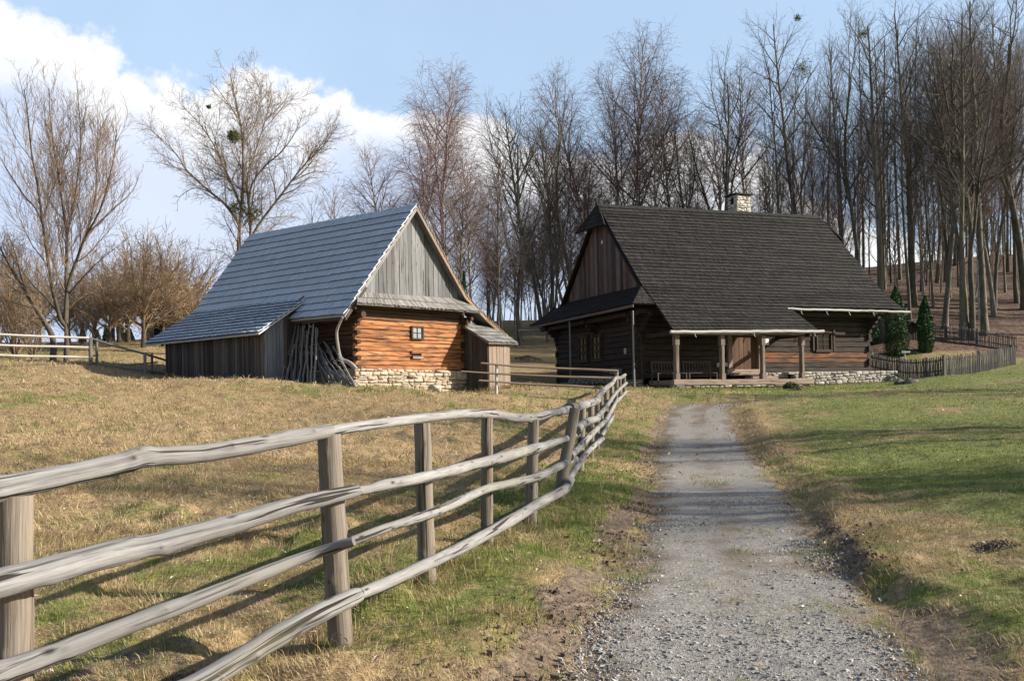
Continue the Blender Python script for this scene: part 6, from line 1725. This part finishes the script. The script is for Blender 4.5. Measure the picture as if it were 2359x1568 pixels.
# ------------------------------------------------------------------ small things
def make_misc():
    # picket fence of the garden: near run, gate post, return run and back run
    def picket(plan, label, n, hgt, posts, seed, tops=.12):
        rr = random.Random(seed)
        pts = np.array(plan, float); d = np.concatenate([[0], np.cumsum(np.linalg.norm(np.diff(pts, axis=0), axis=1))])
        def pos(s):
            i = int(np.clip(np.searchsorted(d, s, side='right') - 1, 0, len(pts) - 2)); f = (s - d[i]) / (d[i + 1] - d[i]); p = pts[i] + (pts[i + 1] - pts[i]) * f
            return np.array([p[0], p[1], hz0(p[0], p[1])]), unit(np.array([*(pts[i + 1] - pts[i]), 0]))
        b0, _ = pos(d[-1] / 2)
        th = thing('picket_fence', b0, label, 'fence', 'picket fences round the farmhouse garden')
        for k in range(n):
            b, x = pos(d[-1] * (k + .5 + rr.uniform(-.15, .15)) / n); nn = np.array([x[1], -x[0], 0]); h = hgt + rr.uniform(-.06, .06)
            mb = MB(); tube(mb, [b - [0, 0, .02], b + [rr.uniform(-.02, .02), 0, h * .5], b + [rr.uniform(-.03, .03), 0, h * .97], b + [rr.uniform(-.03, .03), 0, h]], [.026, .026, .024, .008], 5, True, rr.random())
            mb.build('picket', M['picket'], th)
        for hh in (.3, .82):
            mb = MB(); P_ = []
            for s in np.linspace(0, d[-1], 14):
                b, x = pos(s); nn = np.array([x[1], -x[0], 0]); P_.append(b - nn * .05 + [0, 0, hgt * hh])
            tube(mb, P_, .035, 6, True, .5); mb.build('rail', M['picket'], th)
        for s in posts:
            b, x = pos(d[-1] * s); nn = np.array([x[1], -x[0], 0]); mb = MB(); beam(mb, b - nn * .13 - [0, 0, .2], b - nn * .13 + [0, 0, hgt + .06], .15, .15, up=x, bev=.02, t=.9); mb.build('post', M['picket'], th)
    A = at(2004, 850, 52.5)[:2]; B = at(2170, 858, 46.5)[:2]; Cc = at(2340, 845, 51)[:2]; D_ = at(2345, 835, 55)[:2]; E_ = at(2145, 830, 57)[:2]; F_ = at(2010, 832, 60)[:2]
    picket([A, B], 'near run of the grey picket fence from the farmhouse to the gate post', 78, 1.02, (.0, .42, .78, 1.0), 1)
    picket([B + (Cc - B) * .02, Cc], 'right run of the picket fence turning away from the gate post', 70, 1.05, (.5, .98), 2)
    picket([F_, E_, D_], 'far run of the picket fence at the foot of the leaf-covered bank', 90, .95, (.2, .55, .75), 3)
    # low shed behind the fence
    o = at(2079, 842, 56.5); o[2] = hz0(o[0], o[1]); F2 = Frame(o, 78); W = F2.W
    s = thing('garden_shed', o, 'low dark plank shed with a pitched roof between the two junipers', 'shed')
    mb = MB(); boards(mb, F2, (0, 0), (1.2, 0), lambda f: 0, lambda f: .85 + .35 * (1 - abs(2 * f - 1)), .15, .02, (0, -1), tb=.2, tv=.3, seed=5); boards(mb, F2, (0, 1.6), (0, 0), lambda f: 0, lambda f: .85, .15, .02, (-1, 0), tb=.2, seed=6); boards(mb, F2, (1.2, 0), (1.2, 1.6), lambda f: 0, lambda f: .85, .15, .02, (1, 0), tb=.2, seed=7); boards(mb, F2, (1.2, 1.6), (0, 1.6), lambda f: 0, lambda f: .85 + .35 * (1 - abs(2 * f - 1)), .15, .02, (0, 1), tb=.2, seed=8); mb.build('wall', M['house_log'], s)
    mb = MB()
    for sg in (-1, 1):
        e = .6 + sg * .75; q = [W((.6, -.2, 1.22)), W((.6, 1.8, 1.22)), W((e, 1.8, .77)), W((e, -.2, .77))]; nn = unit(np.cross(q[1] - q[0], q[3] - q[0])); nn = nn if nn[2] > 0 else -nn; slab(mb, [p + nn * .04 for p in q], nn, .04)
    mb.build('roof', M['darkroof'], s)
    # white-topped garden post
    b = at(2085, 852, 50.5); b[2] = hz0(b[0], b[1]); p = thing('garden_post', b, 'slim garden post with two white cross boards behind the picket fence', 'post')
    mb = MB(); beam(mb, b, b + [0, 0, 1.25], .09, .09, up=(1, 0, 0), bev=.01); mb.build('stake', M['pale_rail'], p)
    mb = MB(); beam(mb, b + [-.2, -.06, 1.22], b + [.28, -.06, 1.22], .03, .09, bev=.004); beam(mb, b + [-.05, -.06, .55], b + [.32, -.06, .55], .03, .12, bev=.004); mb.build('cross_board', M['white'], p)
    # far building behind the orchard
    o = at(333, 777, 66); o[2] = hz0(o[0], o[1]) - .1; F3 = Frame(o, 95); W = F3.W
    s = thing('distant_shed', o, 'distant dark shed with a cream side wall half hidden by orchard twigs', 'shed')
    mb = MB(); slab(mb, [W((0, 0, 0)), W((1.25, 0, 0)), W((1.25, 0, 1.25)), W((0, 0, 1.25))], unit(-F3.b), .1); slab(mb, [W((0, 0, 0)), W((0, 2, 0)), W((0, 2, 1.2)), W((0, 0, 1.2))], unit(-F3.a), .08); mb.build('door', M['navy'], s)
    mb = MB(); slab(mb, [W((1.25, -.03, 0)), W((3.0, -.03, 0)), W((3.0, -.03, 1.75)), W((1.25, -.03, 1.75))], unit(-F3.b), .1); slab(mb, [W((3, 0, 0)), W((3, 2, 0)), W((3, 2, 1.7)), W((3, 0, 1.7))], unit(F3.a), .08); mb.build('wall', M['cream'], s)
    mb = MB(); slab(mb, [W((-.1, -.2, 1.3)), W((3.2, -.2, 1.85)), W((3.2, 2.2, 2.1)), W((-.1, 2.2, 1.55))], np.array([0, 0, 1.]), .07); mb.build('roof', M['darkroof'], s)
    # boulders and the little bush at the terrace
    def boulder(x, y, Y, s, label, m='greystone'):
        b = at(x, y, Y); b[2] = hz0(b[0], b[1]); V = []; k, q = 12, 8
        for i in range(q + 1):
            p = math.pi * i / q
            for j in range(k):
                u = 2 * math.pi * j / k; d = np.array([math.sin(p) * math.cos(u), math.sin(p) * math.sin(u), math.cos(p)])
                r = 1 + .35 * math.sin(d[0] * 3.1 + x) * math.cos(d[1] * 2.7 + d[2] * 3) + RND.uniform(-.07, .07); V.append(b + d * r * np.array(s) + [0, 0, s[2] * .35])
        F = [(i * k + j, (i + 1) * k + j, (i + 1) * k + (j + 1) % k, i * k + (j + 1) % k) for i in range(q) for j in range(k)]
        mb = MB(); mb.add(V, F, None, .55 if m == 'sandstone' else .035, True); o = mb.build('boulder', M[m], None, b); o.location = [float(v) for v in b]; tag(o, label, 'stone', 'stones by the terrace end')
    boulder(2098, 881, 43.5, (.30, .2, .17), 'grey boulder in the grass right of the terrace wall')
    boulder(2072, 878, 43.8, (.22, .2, .16), 'small stone slab leaning at the end of the terrace wall')
    boulder(1001, 904, 32.6, (.28, .2, .17), 'pale stone bulging from the grass at the barn footing', 'sandstone')
    b = at(1822, 893, 40.4); b[2] = hz0(b[0], b[1]); t = thing('small_bush', b, 'small leafy green bush growing in front of the porch sill', 'bush')
    n = 900; d = NR.normal(0, 1, (n, 3)); d /= np.linalg.norm(d, axis=1)[:, None]; d[:, 2] = np.abs(d[:, 2]); mb = MB()
    leaf_cloud(mb, b + d * (NR.random(n) ** .4 * .34)[:, None] * [1.1, 1, .85] + [0, 0, .04], .045, NR.random(n)); mb.build('foliage', M['bushleaf'], t)
    mb = MB(); tubes_fast(mb, [(np.array([b, b + d[i] * .15, b + d[i] * .3]), np.array([.01, .008, .005])) for i in range(40)], 4); mb.build('stems', M['bark_brown'], t)
    # molehills
    lump_mound(tuple(at(440, 1525, 5.15)[:2]), 420, .20, .06, 'crumbly brown molehill in the foreground below the lowest rails')
    lump_mound(tuple(at(2292, 1292, 8.0)[:2]), 300, .17, .035, 'brown molehill in the lawn at the right picture edge')
    lump_mound(tuple(at(1840, 905, 38.5)[:2]), 90, .45, .12, 'dark molehill before the footpath in front of the farmhouse')
    lump_mound(tuple(at(1215, 768, 60)[:2]), 90, .8, .25, 'dark molehill on the sunlit slope between the buildings')

# ------------------------------------------------------------------ light, sky, camera
SUN_AZ, SUN_EL = 93.0, 25.0
def make_world():
    w = bpy.data.worlds.new('World'); scene.world = w; w.use_nodes = True; t = w.node_tree; t.nodes.clear()
    N = lambda ty, **k: _set(t.nodes.new('ShaderNode' + ty), **k)
    def _set(n, **k):
        for a, v in k.items(): setattr(n, a, v)
        return n
    L = t.links.new
    def m(op, a, b=0.0, clamp=False):
        n = N('Math', operation=op, use_clamp=clamp)
        for i, v in ((0, a), (1, b)):
            if isinstance(v, bpy.types.NodeSocket): L(v, n.inputs[i])
            else: n.inputs[i].default_value = v
        return n.outputs[0]
    out = N('OutputWorld'); sky = N('TexSky', sky_type='NISHITA', sun_disc=False)
    sky.sun_elevation = math.radians(SUN_EL); sky.sun_rotation = math.radians(SUN_AZ); sky.air_density = 1.0; sky.dust_density = 1.6; sky.ozone_density = 1.6; sky.altitude = 300
    co = N('TexCoord'); sep = N('SeparateXYZ'); L(co.outputs['Generated'], sep.inputs[0])
    az = m('ARCTAN2', sep.outputs[0], sep.outputs[1]); el = m('ARCSINE', sep.outputs[2])
    # top of the cloud bank as a function of the compass direction
    cr = N('ValToRGB'); E_ = cr.color_ramp; E_.interpolation = 'B_SPLINE'
    pts = CLOUD_EDGE
    lo, hi = -1.2, 1.2
    L(m('DIVIDE', m('SUBTRACT', az, lo), hi - lo), cr.inputs[0])
    st = []
    for (x, y) in pts:
        r = ray(x, y); st.append(((math.atan2(r[0], r[1]) - lo) / (hi - lo), math.atan2(r[2], math.hypot(r[0], 1))))
    st = [(0.0, -.2), (.09, .2)] + st + [(.90, .05), (1.0, -.2)]
    while len(E_.elements) < len(st): E_.elements.new(.5)
    E_.interpolation = 'LINEAR'
    for e, (p, v) in zip(E_.elements, st): e.position = p; e.color = (v, v, v, 1)
    edge = cr.outputs[0]
    def noi(sc, det, rough, dist=0, off=0):
        mp = N('Mapping'); mp.inputs['Location'].default_value = (off, off * .7, 0); L(co.outputs['Generated'], mp.inputs[0])
        n = N('TexNoise'); L(mp.outputs[0], n.inputs['Vector']); n.inputs['Scale'].default_value = sc; n.inputs['Detail'].default_value = det; n.inputs['Roughness'].default_value = rough; n.inputs['Distortion'].default_value = dist
        return n.outputs['Fac']
    n1 = noi(9, 8, .58); n2 = noi(26, 6, .6, 0, 3); n3 = noi(5, 6, .55, .3, 7); n4 = noi(3.2, 5, .55, 0, 2)
    d = m('SUBTRACT', edge, el)
    d = m('ADD', d, m('MULTIPLY', m('SUBTRACT', n1, .5), .16)); d = m('ADD', d, m('MULTIPLY', m('SUBTRACT', n2, .5), .06))
    def sm(x, a, b):
        n = N('MapRange', interpolation_type='SMOOTHSTEP'); L(x, n.inputs[0]); n.inputs[1].default_value = a; n.inputs[2].default_value = b; return n.outputs[0]
    mask = sm(d, -.004, .016)
    # density thins out downwards into pale haze
    body = sm(m('ADD', d, m('MULTIPLY', m('SUBTRACT', n3, .5), .13)), .035, .105)
    c1 = N('MixRGB'); L(body, c1.inputs[0]); c1.inputs[1].default_value = (.655, .66, .67, 1); c1.inputs[2].default_value = (.40, .475, .62, 1)
    wisp = sm(n4, .45, .75)
    c2 = N('MixRGB'); L(m('MULTIPLY', m('MULTIPLY', wisp, body), .55), c2.inputs[0]); L(c1.outputs[0], c2.inputs[1]); c2.inputs[2].default_value = (.54, .58, .66, 1)
    skys = N('MixRGB', blend_type='MULTIPLY'); skys.inputs[0].default_value = 1; L(sky.outputs[0], skys.inputs[1]); skys.inputs[2].default_value = (SKY_S, SKY_S, SKY_S, 1)
    # thin high veil that whitens the blue a little
    veil = N('MixRGB'); L(m('MULTIPLY', m('ADD', VEIL, m('MULTIPLY', sm(n4, .4, .8), .12)), m('MULTIPLY', m('SUBTRACT', 1.0, m('MULTIPLY', sm(el, .40, .80), .9)), m('SUBTRACT', 1.0, m('MULTIPLY', sm(m('ABSOLUTE', az), .8, 1.7), .8)))), veil.inputs[0]); L(skys.outputs[0], veil.inputs[1]); veil.inputs[2].default_value = (.40, .53, .71, 1)
    mx = N('MixRGB'); L(mask, mx.inputs[0]); L(veil.outputs[0], mx.inputs[1]); L(c2.outputs[0], mx.inputs[2])
    bg = N('Background'); L(mx.outputs[0], bg.inputs[0]); bg.inputs[1].default_value = WORLD_GAIN
    L(bg.outputs[0], out.inputs[0])
CLOUD_EDGE = [(-500, -420), (-100, -130), (60, -20), (155, 30), (205, 80), (255, 112), (330, 135), (400, 172), (440, 182), (468, 190), (505, 150), (545, 132), (600, 128), (640, 178), (720, 196), (800, 182), (860, 212), (930, 222), (1010, 230), (1080, 245), (1140, 275), (1250, 350), (1420, 330), (1600, 300), (1750, 380), (1950, 520), (2359, 560)]
SKY_S, VEIL, WORLD_GAIN = 0.09, 0.66, 0.85

def make_light():
    l = bpy.data.lights.new('sun', 'SUN'); l.energy = 5.0; l.angle = math.radians(.53); l.color = (1.0, .93, .82)
    o = bpy.data.objects.new('sun', l); COL.objects.link(o)
    a, e = math.radians(SUN_AZ), math.radians(SUN_EL)
    to = Vector((math.sin(a) * math.cos(e), math.cos(a) * math.cos(e), math.sin(e)))
    o.rotation_euler = to.to_track_quat('Z', 'Y').to_euler(); o.location = (40, -10, 40)

def make_camera():
    c = bpy.data.cameras.new('camera'); c.sensor_width = 36; c.lens = FOC / 2359 * 36; c.shift_y = (PY - 784) / 2359; c.clip_end = 3000; c.clip_start = .05
    o = bpy.data.objects.new('camera', c); COL.objects.link(o)
    r = Vector((_c, 0, -_s)); u = Vector((_s, 0, _c)); b = Vector((0, -1, 0))
    m = Matrix((r, u, b)).transposed().to_4x4(); m.translation = Vector(CAMP); o.matrix_world = m
    scene.camera = o
make_ground()
make_road()
make_grass()
make_litter()
make_front_fence()
make_barn()
make_house()
make_trees()
make_misc()
make_world()
make_light()
make_camera()
scene.view_settings.view_transform = 'Standard'
scene.view_settings.look = 'None'
scene.view_settings.gamma = 1.0
scene.view_settings.exposure = 0.93
scene.render.engine = 'CYCLES'
